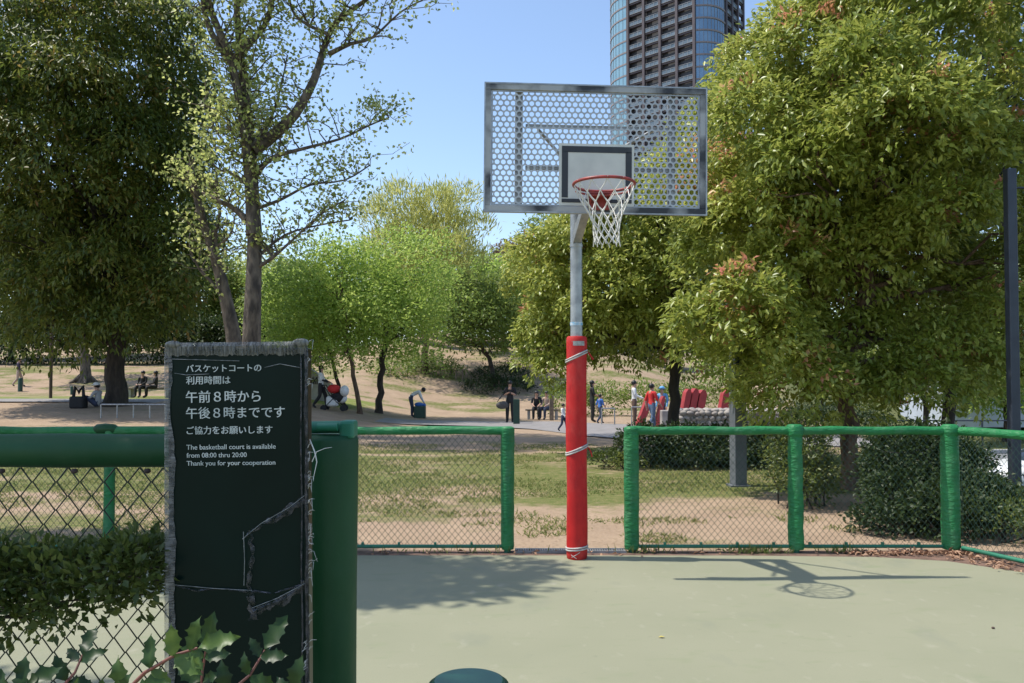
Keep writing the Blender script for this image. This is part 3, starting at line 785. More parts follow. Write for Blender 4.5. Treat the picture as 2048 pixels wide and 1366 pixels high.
shrub('shrub', 'dark green ground-cover mound on the hillside inside low posts', [((-1.4, 49.5, 1.35), (1.5, 1.6, .6)), ((0.1, 49.6, 1.3), (1.2, 1.4, .6)), ((-.6, 52, 2.1), (1.9, 1.4, .6))], M['leaf_hedge'], 109, (-.7, 50, 1.1), dens=14, per=6, L=0.17, W=0.08, spread=0.14)
shrub('shrub', 'dark undergrowth on the slope above the bending person', [((-7.5, 51, 1.9), (1.6, 1.3, .8)), ((-4.9, 52.5, 2.3), (1.9, 1.3, .9)), ((-9.6, 52, 1.9), (1.5, 1.2, .7))], M['leaf_mid'], 110, (-7, 51.5, 1.6), dens=12, per=6, L=0.19, W=0.09, spread=0.16)
shrub('shrub', 'loose bushes behind the standing bench sitters and playground', [((x, 39.5 + math.sin(x * 2), g(x, 39) + .7), (1.3, .9, .85)) for x in (2.6, 4.4, 6.2, 8.0, 9.9)], M['leaf_mid'], 111, (6, 39.5, 0), dens=15, per=6, L=0.17, W=0.08, spread=0.14)
shrub('shrub', 'tangled dark shrub poking through the near left mesh fence', [(tuple(P(px, py, Y)), (rx, .10, rz)) for px, py, Y, rx, rz in
      [(20, 1190, 1.95, .13, .10), (90, 1170, 1.95, .12, .085), (160, 1165, 1.93, .11, .07), (225, 1155, 1.92, .09, .06), (275, 1135, 1.92, .075, .055), (285, 1172, 2.0, .05, .05), (10, 1228, 1.9, .09, .05), (-60, 1190, 1.9, .15, .11), (265, 1105, 1.95, .04, .035), (150, 1205, 1.9, .09, .05)]],
      M['leaf_box'], 112, (-1.15, 1.93, 0.45), dens=1900, per=4, L=0.024, W=0.014, spread=0.013, droop=-0.2, stems=0, side=(-2.0, 1.95, .95))

# ------------------------------------------------------------------ grass and litter (stuff)
rng = np.random.default_rng(3)
n = 60000
gx_ = rng.uniform(-9, 9, n); gy_ = FY + 0.4 + (rng.random(n) ** 1.3) * 13
keep = []
for x, y in zip(gx_, gy_):
    v = mnoise.noise(Vector((x * 0.45, y * 0.6, 0.3))) + 0.5 * mnoise.noise(Vector((x * 1.7, y * 1.9, 5)))
    w = ss(8.5, 12, y) * 0.42 - 0.25 + (0.25 if x < -2.2 else 0)
    keep.append(v + w > 0.05 and x < 4.4 + .25 * y)
keep = np.array(keep)
gx_, gy_ = gx_[keep], gy_[keep]
base = np.array([(x, y, g(x, y) - 0.004) for x, y in zip(gx_, gy_)])
base = np.repeat(base, 2, 0); k = len(base)
base[:, :2] += rng.normal(size=(k, 2)) * 0.03
d = rng.normal(size=(k, 3)) * 0.75; d[:, 2] = 0.65
tag(leaf_mesh('grass', base, d, rng.normal(size=(k, 3)), 0.035 + 0.05 * rng.random(k), np.full(k, 0.012), rng.random(k), M['grass']), kind='stuff')

n = 900
t_ = rng.random(n)
pts_ = []
for i in range(n):
    q = rng.random()
    if q < 0.62:                     # along the right side strip
        s = rng.random() ** 1.3
        a = Vector((4.0, 7.45)).lerp(Vector((5.4, 3.4)), s); a += Vector((rng.normal() * .12, rng.normal() * .10)) + Vector((-.03, 0))
    elif q < 0.9:
        a = Vector((3.0 + 1.1 * rng.random(), 7.50 - abs(rng.normal()) * .06))
    else:
        a = Vector((-2 + 6 * rng.random(), 7.48 + rng.normal() * .05))
    pts_.append((a.x, a.y, 0.012 + 0.01 * rng.random()))
base = np.array(pts_); k = len(base)
d = rng.normal(size=(k, 3)); d[:, 2] *= 0.25
tag(leaf_mesh('fallen_leaves', base, d, np.array((0, 0, 1.)) + rng.normal(size=(k, 3)) * .35, 0.03 + 0.04 * rng.random(k), 0.018 + 0.018 * rng.random(k), rng.random(k), M['litter'], fold=.5), kind='stuff')
m_weed = np.array([(x, 7.5 + rng.normal() * .03, 0.0) for x in np.concatenate([rng.normal(2.2, .15, 160), rng.normal(3.0, .1, 60), rng.normal(-.6, .5, 60), rng.normal(1.2, .12, 60)])])
k = len(m_weed); d = rng.normal(size=(k, 3)) * .5; d[:, 2] = 1
tag(leaf_mesh('weeds', m_weed, d, rng.normal(size=(k, 3)), 0.05 + 0.07 * rng.random(k), np.full(k, .01), rng.random(k) * .5, M['grass']), kind='stuff')
for (px, py, lab, mm) in [(1320, 1273, 'single yellow leaf lying on the court', 'c_y'), (1978, 1255, 'small dark pebble on the right part of the court', 'stone')]:
    Y = CAM_H * F / (py - 768); x = (px - 1024) / F * Y
    m_ = MB()
    if mm == 'c_y':
        m_.add([(-.02, 0, .002), (0, -.012, .008), (.024, 0, .004), (0, .012, .009)], [(0, 1, 2), (0, 2, 3)])
        tag(m_.build('fallen_leaf', mat('yellow_leaf', (0.5, 0.42, 0.10), (0.4, 0.3, 0.08), 30), None, (x, Y, 0.008)), lab, 'leaf')
    else:
        m_.ell((0, 0, .006), (.011, .009, .007), n=8, m=5)
        tag(m_.build('pebble', M['rust'], None, (x, Y, 0.006)), lab, 'pebble')

# ------------------------------------------------------------------ HOOP
pole_x, pole_y = (1153 - 1024) / F * 7.27, 7.27
hoop = thing('basketball_hoop', 'basketball hoop with perforated steel backboard on a red padded pole', 'basketball hoop', (pole_x, pole_y, 0))
def L_(v): return Vector(v) - Vector((pole_x, pole_y, 0))
mb = MB(); mb.tube([(0, 0, 0), (0, 0, 1.5), (0, 0, 3.42)], 0.053, 20)
mb.tube([(0, 0, 2.74), (0, 0, 2.765)], 0.058, 20)
pole = mb.build('pole', M['galv'], hoop)
mb = MB(); mb.tube([(0, 0, 2.045), (0, 0, 2.075)], 0.0555, 20, caps=False); mb.build('sticker', mat('blue_white_sticker', (0.65, 0.68, 0.7), (0.15, 0.4, 0.6), 30, 0.5), pole)
# pad
def wob(t, z): return 0.003 * math.sin(3 * t + z * 4) + 0.0025 * math.sin(7 * z + 2 * t)
mb = MB(); mb.lathe([(0.078, 0.0), (0.088, 0.01)] + [(0.0905, z) for z in np.linspace(0.05, 1.9, 24)] + [(0.088, 1.935), (0.078, 1.95)], n=28, wob=wob)
pad = mb.build('pad', M['red_pad'], hoop)
mb = MB()
for zc, slope in ((1.775, .045), (0.955, .04), (0.10, .01)):
    for dz in (-.009, .009):
        mb.tube([(0.0945 * math.cos(t), 0.0945 * math.sin(t), zc + dz + slope * math.cos(t)) for t in np.linspace(0, 2 * PI, 29)[:-1]], 0.007, 6, closed=True)
    mb.build('lashing', M['strap'], pad); mb = MB()
for a, c in (((-.05, -.081, .03), (.02, -.0945, .075)), ((-.055, -.079, .05), (-.01, -.094, .02))):
    mb.tube([a, ((a[0] + c[0]) / 2, -.096, (a[2] + c[2]) / 2), c], .003, 5)
mb.build('lashing', M['strap'], pad)
mb = MB()
mb.tube([(.085, 0, 1.82), (.11, -.01, 1.80), (.13, -.02, 1.77), (.145, -.02, 1.745)], [.009, .008, .007, .012], 6)
mb.tube([(.085, 0, .985), (.11, 0, .96), (.125, -.01, .93), (.135, -.01, .89)], [.007, .006, .006, .005], 6)
mb.build('strap_tail', M['red_pad'], pad)
mb = MB()
mb.add([(0.0935 * math.sin(t), -0.0935 * math.cos(t), z) for z in (1.865, 1.905) for t in np.linspace(-.55, .75, 9)], [(i, i + 1, i + 10, i + 9) for i in range(8)])
plate = mb.build('label_plate', mat('grey_label', (0.42, 0.42, 0.40), (0.25, 0.25, 0.24), 60, 0.5), pad)

# backboard
yaw = R(3.0)
bl_ = P(966, 421, 6.58); br_ = P(1415, 427, 6.68)
bc = Vector(((bl_.x + br_.x) / 2, 6.63, 3.425))
BW, BH = 1.81, 1.045
board = bpy.data.objects.new('backboard', None)
# the board's own pieces are parts of the hoop, in the board's frame
def bpos(o):
    o.location = L_(bc); o.rotation_euler = (0, R(0.45), yaw); return o
bpy.data.objects.remove(board)
pitch = 0.0503; rr = 0.0198
vs = []; fs = []
mb = MB()
row = 0
z = -BH / 2 + 0.06
inner_x, inner_z = BW / 2 - 0.045, BH / 2 - 0.05
tx0, tx1, tz0, tz1 = -0.30, 0.31, -0.46, 0.045
hexR = pitch / math.sqrt(3)
rowh = pitch * math.sqrt(3) / 2
nrow = 0
while z < inner_z + .01:
    x = -inner_x + (pitch / 2 if nrow % 2 else 0) + .01
    while x < inner_x + .005:
        inside = (tx0 + .03 < x < tx1 - .03) and (tz0 + .03 < z < tz1 - .03)
        if not inside:
            outer = []; inn = []
            for k in range(12):
                t = 2 * PI * k / 12 + PI / 6
                if k % 2 == 0: q = hexR
                else: q = hexR * math.cos(PI / 6)
                outer.append((x + q * math.cos(t + 0), z + q * math.sin(t)))
                inn.append((x + rr * math.cos(t), z + rr * math.sin(t)))
            V = [(a, -.0015, c_) for a, c_ in outer] + [(a, -.0015, c_) for a, c_ in inn] + [(a, .0015, c_) for a, c_ in outer] + [(a, .0015, c_) for a, c_ in inn]
            Fq = []
            for k in range(12):
                k2 = (k + 1) % 12
                Fq.append((k, k2, 12 + k2, 12 + k))
                Fq.append((24 + k2, 24 + k, 36 + k, 36 + k2))
                Fq.append((12 + k, 12 + k2, 36 + k2, 36 + k))
            mb.add(V, Fq)
        x += pitch
    z += rowh; nrow += 1
backb = bpos(mb.build('backboard', M['perf'], hoop))
mb = MB()
fw, fd = 0.056, 0.045
mb.rbox((0, 0.0, BH / 2 - fw / 2), (BW, fd, fw), .004)
mb.rbox((0, 0.0, -BH / 2 + fw / 2), (BW, fd, fw), .004)
mb.rbox((-BW / 2 + fw / 2, 0.0, 0), (fw - .004, fd - .004, BH - 2 * fw), .003)
mb.rbox((BW / 2 - fw / 2, 0.0, 0), (fw - .004, fd - .004, BH - 2 * fw), .003)
# pale inner lip strip
mb.build('frame', M['worn_black'], backb)
mb = MB()
for x in (-BW / 2 + .004, BW / 2 - .004):
    mb.box((x, -fd / 2 - .001, 0), (.012, .006, BH + .004))
for zz in (BH / 2 - .004, -BH / 2 + .004):
    mb.box((0, -fd / 2 - .0005, zz), (BW - .016, .006, .012))
for x in (-BW / 2 + fw + .006, BW / 2 - fw - .006):
    mb.box((x, -.006, 0), (.014, .006, BH - 2 * fw - .02))
for zz in (BH / 2 - fw - .006, -BH / 2 + fw + .006):
    mb.box((0, -.0065, zz), (BW - 2 * fw, .006, .014))
mb.build('frame_edge', M['galv'], backb)
tcx, tcz = (tx0 + tx1) / 2, (tz0 + tz1) / 2
mb = MB()
mb.box((tcx, -.008, tcz), (tx1 - tx0, .012, tz1 - tz0))
tp = mb.build('target_panel', M['target'], backb)
mb = MB()
bw = .05
x0, x1, z0, z1 = tx0 + .022, tx1 - .02, tz0 + .025, tz1 - .022
mb.box(((x0 + x1) / 2, -.0155, z1 - bw / 2), (x1 - x0, .004, bw)); mb.box(((x0 + x1) / 2, -.0155, z0 + bw / 2 - .01), (x1 - x0, .004, bw - .02))
mb.box((x0 + bw / 2, -.0155, (z0 + z1) / 2), (bw, .004, z1 - z0 - 2 * bw + .02)); mb.box((x1 - bw / 2, -.0155, (z0 + z1) / 2), (bw, .004, z1 - z0 - 2 * bw + .02))
mb.build('target_border', M['black_paint'], tp)
# struts behind the board and the arm
mb = MB()
for x in (-.625, .625): mb.rbox((x, .036, 0), (.062, .03, BH - .06), .004)
for zz in (.19, -.15): mb.rbox((0.02, .030, zz), (1.18, .022, .03), .003)
backs = mb.build('back_strut', M['galv_dull'], backb)
arm_end = bc + Vector((-0.03, .05, 0))
mb = MB()
a0 = Vector((0, 0, 3.33)); a1 = L_(arm_end) + Vector((0, 0, -.10))
def beam(mb, a, b, w, h):
    a = Vector(a); b = Vector(b); d = (b - a); rot = d.to_track_quat('Y', 'Z').to_matrix()
    mb.box((a + b) / 2, (w, d.length, h), rot)
beam(mb, a0, a1, .09, .10)
beam(mb, (0, -.02, 2.80), L_(arm_end) + Vector((0.0, -.01, -.30)), .07, .08)
beam(mb, L_(arm_end) + Vector((0, -.01, -.36)), L_(arm_end) + Vector((0, -.01, .02)), .12, .02)
beam(mb, (0, 0, 2.9), L_(arm_end) + Vector((.05, -.01, -.33)), .05, .05)
mb.tube([(0, 0, 3.40), L_(bc) + Vector((-.47, .06, .19))], .014, 8)
mb.tube([(0, 0, 3.40), L_(bc) + Vector((.50, .06, .19))], .014, 8)
mb.build('arm', M['galv'], hoop)
# rim + net
rc = P(1208, 372, 6.24); rc.z = 3.05
rim_r = .232
mb = MB()
mb.tube([L_(rc) + Vector((rim_r * math.cos(t), rim_r * math.sin(t), 0)) for t in np.linspace(0, 2 * PI, 49)[:-1]], .0115, 10, closed=True)
mb.tube([L_(rc) + Vector(((rim_r - .002) * math.cos(t), (rim_r - .002) * math.sin(t), -.03)) for t in np.linspace(PI * 0.15, PI * .85, 18)], .008, 8)
back = bc.y - .03
mb.rbox(L_((rc.x, back, 3.00)), (.16, .02, .14), .004)
for sx in (-.07, .07):
    beam(mb, L_((rc.x + sx, back, 2.985)), L_((rc.x + sx * 1.2, rc.y + rim_r * .9, 3.045)), .012, .03)
mb.box(L_((rc.x, (back + rc.y + rim_r) / 2, 3.035)), (.17, back - rc.y - rim_r + .04, .01))
rim = mb.build('rim', M['rim_red'], hoop)
rngp = random.Random(4)
mb = MB()
NL = 12
levels = [(0.0, .228), (-.085, .198), (-.165, .160), (-.235, .124), (-.30, .104), (-.355, .096), (-.40, .098), (-.445, .10)]
def npos(li, k):
    dz, r = levels[li]
    t = 2 * PI * (k + (0.5 if li % 2 else 0)) / NL
    sh = -dz * .05
    j = .006 if li else 0
    return L_(rc) + Vector((r * math.cos(t) + sh + rngp.uniform(-j, j), r * math.sin(t) + rngp.uniform(-j, j), dz + rngp.uniform(-j, j) - (0.008 if li == 0 else 0)))
grid = [[npos(li, k) for k in range(NL)] for li in range(len(levels))]
for li in range(len(levels) - 1):
    for k in range(NL):
        nb = (k, (k - 1) % NL) if li % 2 == 0 else (k, (k + 1) % NL)
        for q in nb:
            a = grid[li][k]; b_ = grid[li + 1][q]; mid = a.lerp(b_, .5); mid.z -= .004
            mb.tube([a, mid, b_], .0042, 5)
for k in range(NL):   # cord round the rim
    a = grid[0][k]
    mb.tube([a + Vector((0, 0, -.004)), a + (a - L_(rc)).normalized() * .016 + Vector((0, 0, .012)), a - (a - L_(rc)).normalized() * .012 + Vector((0, 0, .014)), a + Vector((0, 0, -.004))], .003, 5)
    e = grid[-1][k]; mb.tube([e, e + Vector((rngp.uniform(-.01, .01), 0, -.025))], .004, 5)
mb.build('net', M['net'], rim)

# ------------------------------------------------------------------ FENCES
def chainlink(mb, o, ux, W, H, cell, r, mi=0, jig=0.0, n=4):
    """zigzag wires; o lower corner, ux horizontal unit vector"""
    o = Vector(o); ux = Vector(ux); nx = int(W / cell) + 1; h = cell * 1.18
    up = Vector((0, 0, 1)); nrm = ux.cross(up)
    rows = int(H / (h / 2))
    for i in range(nx + 1):
        path = []
        for j in range(rows + 1):
            x = i * cell + (cell / 2 if j % 2 else 0) * 1.0
            x = min(max(x, 0), W)
            path.append(o + ux * x + up * (j * h / 2) + nrm * (0.003 if j % 2 else -0.003))
        mb.tube(path, r, n, mi)
        path2 = []
        for j in range(rows + 1):
            x = i * cell - (cell / 2 if j % 2 else 0)
            x = min(max(x, 0), W)
            path2.append(o + ux * x + up * (j * h / 2) + nrm * (0.003 if j % 2 else -0.003) * -1)
        mb.tube(path2, r, n, mi)

def padpost(parent, x, y, zt, r, base_r=None, taper=0.0, seed=0, m='vinyl', wr=1.0):
    rg = random.Random(seed)
    ph = [rg.uniform(0, 6) for _ in range(4)]
    mb = MB()
    mb.tube([(x, y, -.05), (x, y, zt - .03)], .03, 12)
    post = mb.build('post', M['rail'], parent)
    def wb(t, z): return wr * (.0016 * math.sin(19 * z + 3 * t + ph[0]) + .0009 * math.sin(53 * z - 5 * t + ph[1]) + .0025 * math.sin(2 * t + 2 * z + ph[2]))
    mb = MB()
    zs = np.linspace(.06, zt, 70)
    prof = [(r * .9, .03)] + [(r * (1 + taper * (zt - z)), z) for z in zs] + [(r * .93, zt + .008), (r * .6, zt + .018)]
    mb.lathe(prof, (x, y, 0), n=22, wob=wb)
    # lacing seam flap
    pp = mb.build('post_pad', M[m], post)
    return post

RT = 1.105     # rail centre height
def fence(name, label, xa, xb, posts, seed, mesh_from=None):
    t = thing(name, label, 'fence', (0, 0, 0))
    mb = MB()
    rg = random.Random(seed)
    n = 40
    path = [(xa + (xb - xa) * i / n, FY, RT + .003 * math.sin(i * .7 + seed)) for i in range(n + 1)]
    mb.tube(path, [.038 + .002 * math.sin(i * 1.3) + rg.uniform(-.0012, .0012) for i in range(n + 1)], 16)
    mb.build('top_rail_pad', M['vinyl'], t)
    mb = MB(); mb.tube([(xa, FY, .055), (xb, FY, .055)], .016, 10)
    xx = xa + .3
    while xx < xb - .1:
        mb.box((xx, FY - .004, .078), (.02, .03, .03)); xx += .33
    mb.build('bottom_rail', M['rail'], t)
    mb = MB(); chainlink(mb, (xa, FY, .06), (1, 0, 0), xb - xa, RT - .07, .058, .0021)
    mb.build('chain_link_mesh', M['wire'], t)
    return t
def fx(px): return (px - 1024) / F * FY
fl = fence('chain_link_fence', 'green padded chain-link fence left of the gate opening', fx(-420), fx(1020), None, 1)
padpost(fl, fx(1015), FY, RT + .02, .062, seed=1)
mb = MB(); mb.tube([(fx(222), FY, -.05), (fx(222), FY, RT)], .048, 12); mb.build('post', M['vinyl'], fl)
mb = MB(); mb.tube([(fx(192), FY, RT + .004), (fx(197), FY, RT + .012), (fx(213), FY, RT + .017), (fx(230), FY, RT + .012), (fx(235), FY, RT + .004)], [.036, .046, .05, .046, .036], 16); mb.build('rail_joint_wrap', M['vinyl_dark'], fl)
mb = MB(); mb.tube([(fx(690), FY, -.05), (fx(690), FY, RT)], .04, 12); mb.build('post', M['rail'], fl)
fr = fence('chain_link_fence', 'green padded chain-link fence right of the gate opening', fx(1262), fx(1890), None, 2)
padpost(fr, fx(1262), FY, RT + .02, .066, seed=2)
padpost(fr, fx(1588), FY - .01, RT + .035, .064, seed=3, wr=2.0)
padpost(fr, fx(1897), FY, RT + .03, .078, seed=4)
for px in (1588, 1897):
    mb = MB(); mb.lathe([(.066, RT - .05), (.074, RT - .035), (.076, RT), (.072, RT + .045), (.05, RT + .058)], (fx(px), FY - .012, 0), 20, wob=lambda t, z: .003 * math.sin(5 * t)); mb.build('rail_joint_wrap', M['vinyl'], fr)
# side fence
sf = thing('chain_link_fence', 'green chain-link side fence running toward the viewer on the far right', 'fence', (0, 0, 0))
A = Vector((4.06, 7.48, 0)); B = Vector((5.55, 3.2, 0)); u = (B - A).normalized(); Ls = (B - A).length
mb = MB(); mb.tube([A + u * Ls * i / 30 + Vector((0, 0, RT + .003 * math.sin(i))) for i in range(31)], [.038 + .002 * math.sin(i * 1.7) for i in range(31)], 16); mb.build('top_rail_pad', M['vinyl'], sf)
mb = MB(); mb.tube([A + Vector((0, 0, .055)), B + Vector((0, 0, .055))], .02, 10); mb.build('bottom_rail', M['rail'], sf)
mb = MB(); chainlink(mb, A + Vector((0, 0, .06)), u, Ls, RT - .07, .058, .0021); mb.build('chain_link_mesh', M['wire'], sf)
padpost(sf, B.x, B.y, RT + .02, .065, seed=7)

# near fence (left, by the notice board)
NY = 2.3
def nx_(px): return (px - 1024) / F * NY
nf = thing('chain_link_fence', 'near dark chain-link fence with thick padded rail behind the notice board', 'fence', (0, 0, 0))
mb = MB()
rg = random.Random(9)
n = 40
mb.tube([(-3.4 + (nx_(650) + 3.4) * i / n, NY, 1.345) for i in range(n + 1)], [.047 + .0015 * math.sin(i * 1.1) + rg.uniform(-.0008, .0008) for i in range(n + 1)], 24)
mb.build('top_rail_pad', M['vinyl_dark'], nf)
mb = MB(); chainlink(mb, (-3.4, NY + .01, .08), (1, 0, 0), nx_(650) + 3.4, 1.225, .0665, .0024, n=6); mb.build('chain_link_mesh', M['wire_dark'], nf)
mb = MB(); mb.tube([(-3.4, NY + .01, .06), (nx_(650), NY + .01, .06)], .016, 10); mb.build('bottom_rail', M['rail'], nf)
mb = MB()
for k in range(12):
    x = -3.2 + k * .2; mb.lathe([(.004, 0), (.009, .003), (.009, .01), (.005, .013)], (x, NY - .03, 1.285), 10)
mb.build('eyelet', M['rust'], nf)
px_, pr_ = nx_(652), .089
mb = MB(); mb.tube([(px_, NY, 0), (px_, NY, 1.39)], .035, 12); np_post = mb.build('post', M['rail'], nf)
mb = MB()
mb.lathe([(pr_ * .95, .02)] + [(pr_, z) for z in np.linspace(.05, 1.375, 20)] + [(pr_ * .95, 1.388), (pr_ * .5, 1.392)], (px_, NY, 0), 36, wob=lambda t, z: .0015 * math.sin(3 * t + 5 * z))
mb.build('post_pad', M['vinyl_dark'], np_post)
mb = MB()
mb.tube([(px_ - .08, NY - .02, 1.41), (px_ + .055, NY - .02, 1.412)], .017, 14)
mb.tube([(px_ - .01, NY - .055, 1.413), (px_ + .045, NY - .055, 1.413)], .011, 12)
mb.rbox((px_ + .066, NY - .01, 1.405), (.04, .07, .05), .008)
mb.build('post_cap', M['rail'], np_post)

# gate drain grate
gm = MB()
x0, x1 = fx(1030), fx(1250)
gm.box(((x0 + x1) / 2, 7.56, -.012), (x1 - x0 - .002, .118, .028), None, 1)  # near-black box under the bars, slot shade painted as colour
for yy in (7.50, 7.62): gm.box(((x0 + x1) / 2, yy, .012), (x1 - x0, .012, .024))
nn = 46
for i in range(nn): gm.box((x0 + (i + .5) * (x1 - x0) / nn, 7.56, .010), (.008, .108, .016))
tag(gm.build('drain_grate', [M['galv_dull'], M['black_paint']]), 'steel drain grating across the fence gate opening', 'drain grate')

# padded bollard near the viewer
by = 1.83; bx = (938 - 1024) / F * by; bz = .875
bo = thing('bollard', 'short round green padded post at the bottom edge of the view', 'bollard', (bx, by, 0))
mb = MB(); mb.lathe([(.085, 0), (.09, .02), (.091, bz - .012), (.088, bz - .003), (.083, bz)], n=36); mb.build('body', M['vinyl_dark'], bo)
mb = MB(); mb.lathe([(.080, bz + .0), (.079, bz + .004), (.075, bz + .006)], n=36); mb.build('cap', mat('smooth_cap', (0.02, 0.11, 0.07), (0.015, 0.085, 0.055), 6, 0.34, 0.0, 0.05), bo)

# ------------------------------------------------------------------ NOTICE BOARD
SY = 1.9
sb = thing('notice_board', 'dark green basketball court notice wrapped in torn clear plastic', 'sign', ((474 - 1024) / F * SY, SY, 0))
sx0 = sb.location.x
def spx(px, py, dy=0.0):   # pixel on the board face -> local
    q = P(px, py, SY); return Vector((q.x - sx0, dy, q.z))
w = .322; zt = P(474, 688, SY).z
ROLL = R(-0.7)
roll = Matrix.Translation((0, 0, zt)) @ Matrix.Rotation(ROLL, 4, 'Y') @ Matrix.Translation((0, 0, -zt))
def sbuild(mb, name, mats, par):
    mb.v = [tuple(roll @ Vector(q)) for q in mb.v]
    return mb.build(name, mats, par)
mb = MB(); mb.rbox((0, .022, zt / 2 - .005), (w, .04, zt - .01), .004)
face = sbuild(mb, 'panel', M['sign'], sb)
rg = random.Random(12)
# plastic tape on the edges
mb = MB()
n = 60
def strip(mb, side):
    vs = []
    for i in range(n + 1):
        z = zt * (1 - i / n * .62)
        a = side * w / 2
        wid = .010 + .008 * ss(6, 20, i) - .004 * ss(44, 56, i) + .0025 * math.sin(i * .5) + rg.uniform(-.002, .002)
        vs += [(a + side * .006, -.002 - .001 * rg.random(), z), (a + side * .002, -.0055 - .002 * rg.random(), z), (a - side * wid, -.0022, z)]
    mb.add(vs, [(3 * i + k, 3 * i + k + 1, 3 * i + k + 4, 3 * i + k + 3) for i in range(n) for k in range(2)])
strip(mb, -1)
sbuild(mb, 'edge_tape', M['tape'], sb)
mb = MB(); vs = []
for i in range(61):
    x = -w / 2 + w * i / 60
    wid = .026 + rg.uniform(-.003, .003)
    vs += [(x, -.0015, zt + .004 + .001 * rg.random()), (x, -.0068 - .003 * rg.random(), zt - .005), (x, -.0045, zt - wid)]
mb.add(vs, [(3 * i + k, 3 * i + k + 1, 3 * i + k + 4, 3 * i + k + 3) for i in range(60) for k in range(2)])
for i in range(110):
    x = rg.uniform(-.155, .155) * (1 if rg.random() < .6 else .9); z0 = zt - rg.uniform(.0, .006)
    mb.tube([(x, -.009, z0), (x + rg.uniform(-.002, .002), -.010, z0 - rg.uniform(.012, .024))], .0008, 4)
mb.ell((-.145, -.008, zt + .001), (.018, .006, .008)); mb.ell((.148, -.008, zt + .001), (.020, .008, .010))
sbuild(mb, 'edge_tape', M['tape_top'], sb)
# right edge: rolled film and threads
mb = MB()
mb.tube([(w / 2 - .002 + .0012 * math.sin(i * .8), -.004, zt - i * .026) for i in range(40)], [.0042 + .001 * math.sin(i * 1.3) for i in range(40)], 6)
mb.tube([(w / 2 - .014 + .001 * math.sin(i * .6), -.003, zt - .03 - i * .026) for i in range(38)], .0022, 5)
sbuild(mb, 'film_roll', M['crack'], sb)
mb = MB()
for i in range(46):
    z0 = zt - rg.choice([rg.uniform(.24, .54), rg.uniform(.24, .54), rg.uniform(.28, .9), rg.uniform(.0, .12)])
    a = Vector((w / 2 + .001, -.004, z0)); l = rg.uniform(.008, .026)
    p1 = a + Vector((l * .6, -.004 - .004 * rg.random(), rg.uniform(-.004, .012))); p2 = a + Vector((l * rg.uniform(.3, 1.1), -.006, rg.uniform(-.018, .014)))
    mb.tube([a, a.lerp(p1, .5) + Vector((0, -.002, .003)), p1, p2], [.0006, .0006, .0005, .0003], 4)
a = spx(632, 905, -.006); mb.tube([spx(622, 925, -.004), a, spx(650, 898, -.012), spx(664, 896, -.014)], [.0013, .0009, .0006, .0004], 4)
mb.tube([spx(618, 880, -.004), spx(628, 905, -.006), spx(632, 925, -.006), spx(624, 960, -.005)], [.001, .0016, .0012, .0006], 4)
for i in range(14):
    q = spx(330 + rg.uniform(-1, 2), rg.uniform(1120, 1190)); mb.tube([q + Vector((0, -.003, 0)), q + Vector((-rg.uniform(.004, .012), -.004, rg.uniform(-.004, .006)))], .0006, 4)
for i in range(10):
    q = spx(608, rg.uniform(1280, 1340)); mb.tube([q + Vector((0, -.004, 0)), q + Vector((-rg.uniform(.004, .014), -.005, -rg.uniform(.004, .012)))], .0007, 4)
sbuild(mb, 'loose_thread', M['thread'], sb)
# tears in the film
mb = MB()
def ribbon(pts, wid, lift=.003):
    vs = []
    fine = []
    for i in range(len(pts) - 1):
        for q in range(6):
            t = q / 6; fine.append((pts[i][0] + (pts[i + 1][0] - pts[i][0]) * t, pts[i][1] + (pts[i + 1][1] - pts[i][1]) * t, wid[i] + (wid[i + 1] - wid[i]) * t))
    fine.append((*pts[-1], wid[-1]))
    for i, (px, py, ww) in enumerate(fine):
        j = min(i + 1, len(fine) - 1); k = max(i - 1, 0)
        tx, ty = fine[j][0] - fine[k][0], fine[j][1] - fine[k][1]; l = math.hypot(tx, ty) or 1
        ox, oy = -ty / l, tx / l
        e1 = ww * (.36 + .28 * rg.uniform(-1, 1)); e2 = ww * (.36 + .28 * rg.uniform(-1, 1))
        vs += [spx(px + ox * e1, py + oy * e1, -.0022), spx(px, py, -.0022 - lift * rg.uniform(.4, 1)), spx(px - ox * e2, py - oy * e2, -.0022)]
    mb.add(vs, [(3 * i + k, 3 * i + k + 1, 3 * i + k + 4, 3 * i + k + 3) for i in range(len(fine) - 1) for k in range(2)])
ribbon([(482, 1076), (512, 1055), (560, 1030), (606, 1000)], [4, 9, 16, 22])
ribbon([(496, 1060), (500, 1110), (494, 1170), (500, 1240)], [9, 15, 12, 20])
ribbon([(348, 1170), (390, 1180), (430, 1177), (500, 1184)], [6, 5, 4, 8])
ribbon([(496, 1225), (530, 1210), (560, 1200), (606, 1168)], [18, 22, 22, 26])
ribbon([(500, 1182), (540, 1188), (600, 1170)], [5, 4, 3])
sbuild(mb, 'torn_film', M['crack'], sb)
mb = MB()
for pts in ([(482, 1078), (520, 1046), (575, 1016), (606, 992)], [(345, 1168), (420, 1176), (500, 1180)], [(498, 1215), (550, 1195), (606, 1166)], [(345, 716), (420, 720), (480, 722)], [(530, 735), (560, 728), (600, 738)],
            [(484, 1062), (486, 1120), (484, 1170)], [(350, 744), (372, 748), (420, 747)], [(536, 1250), (548, 1262), (545, 1285), (530, 1300)]):
    mb.tube([spx(px + rg.uniform(-1, 1), py + rg.uniform(-1, 1), -.0048) for px, py in pts], .0008, 4)
sbuild(mb, 'film_crease_highlight', mat('film_highlight', (0.3, 0.31, 0.31), (0.1, 0.12, 0.12), 60, 0.25), sb)  # pale lines along the film creases, highlights put in as colour
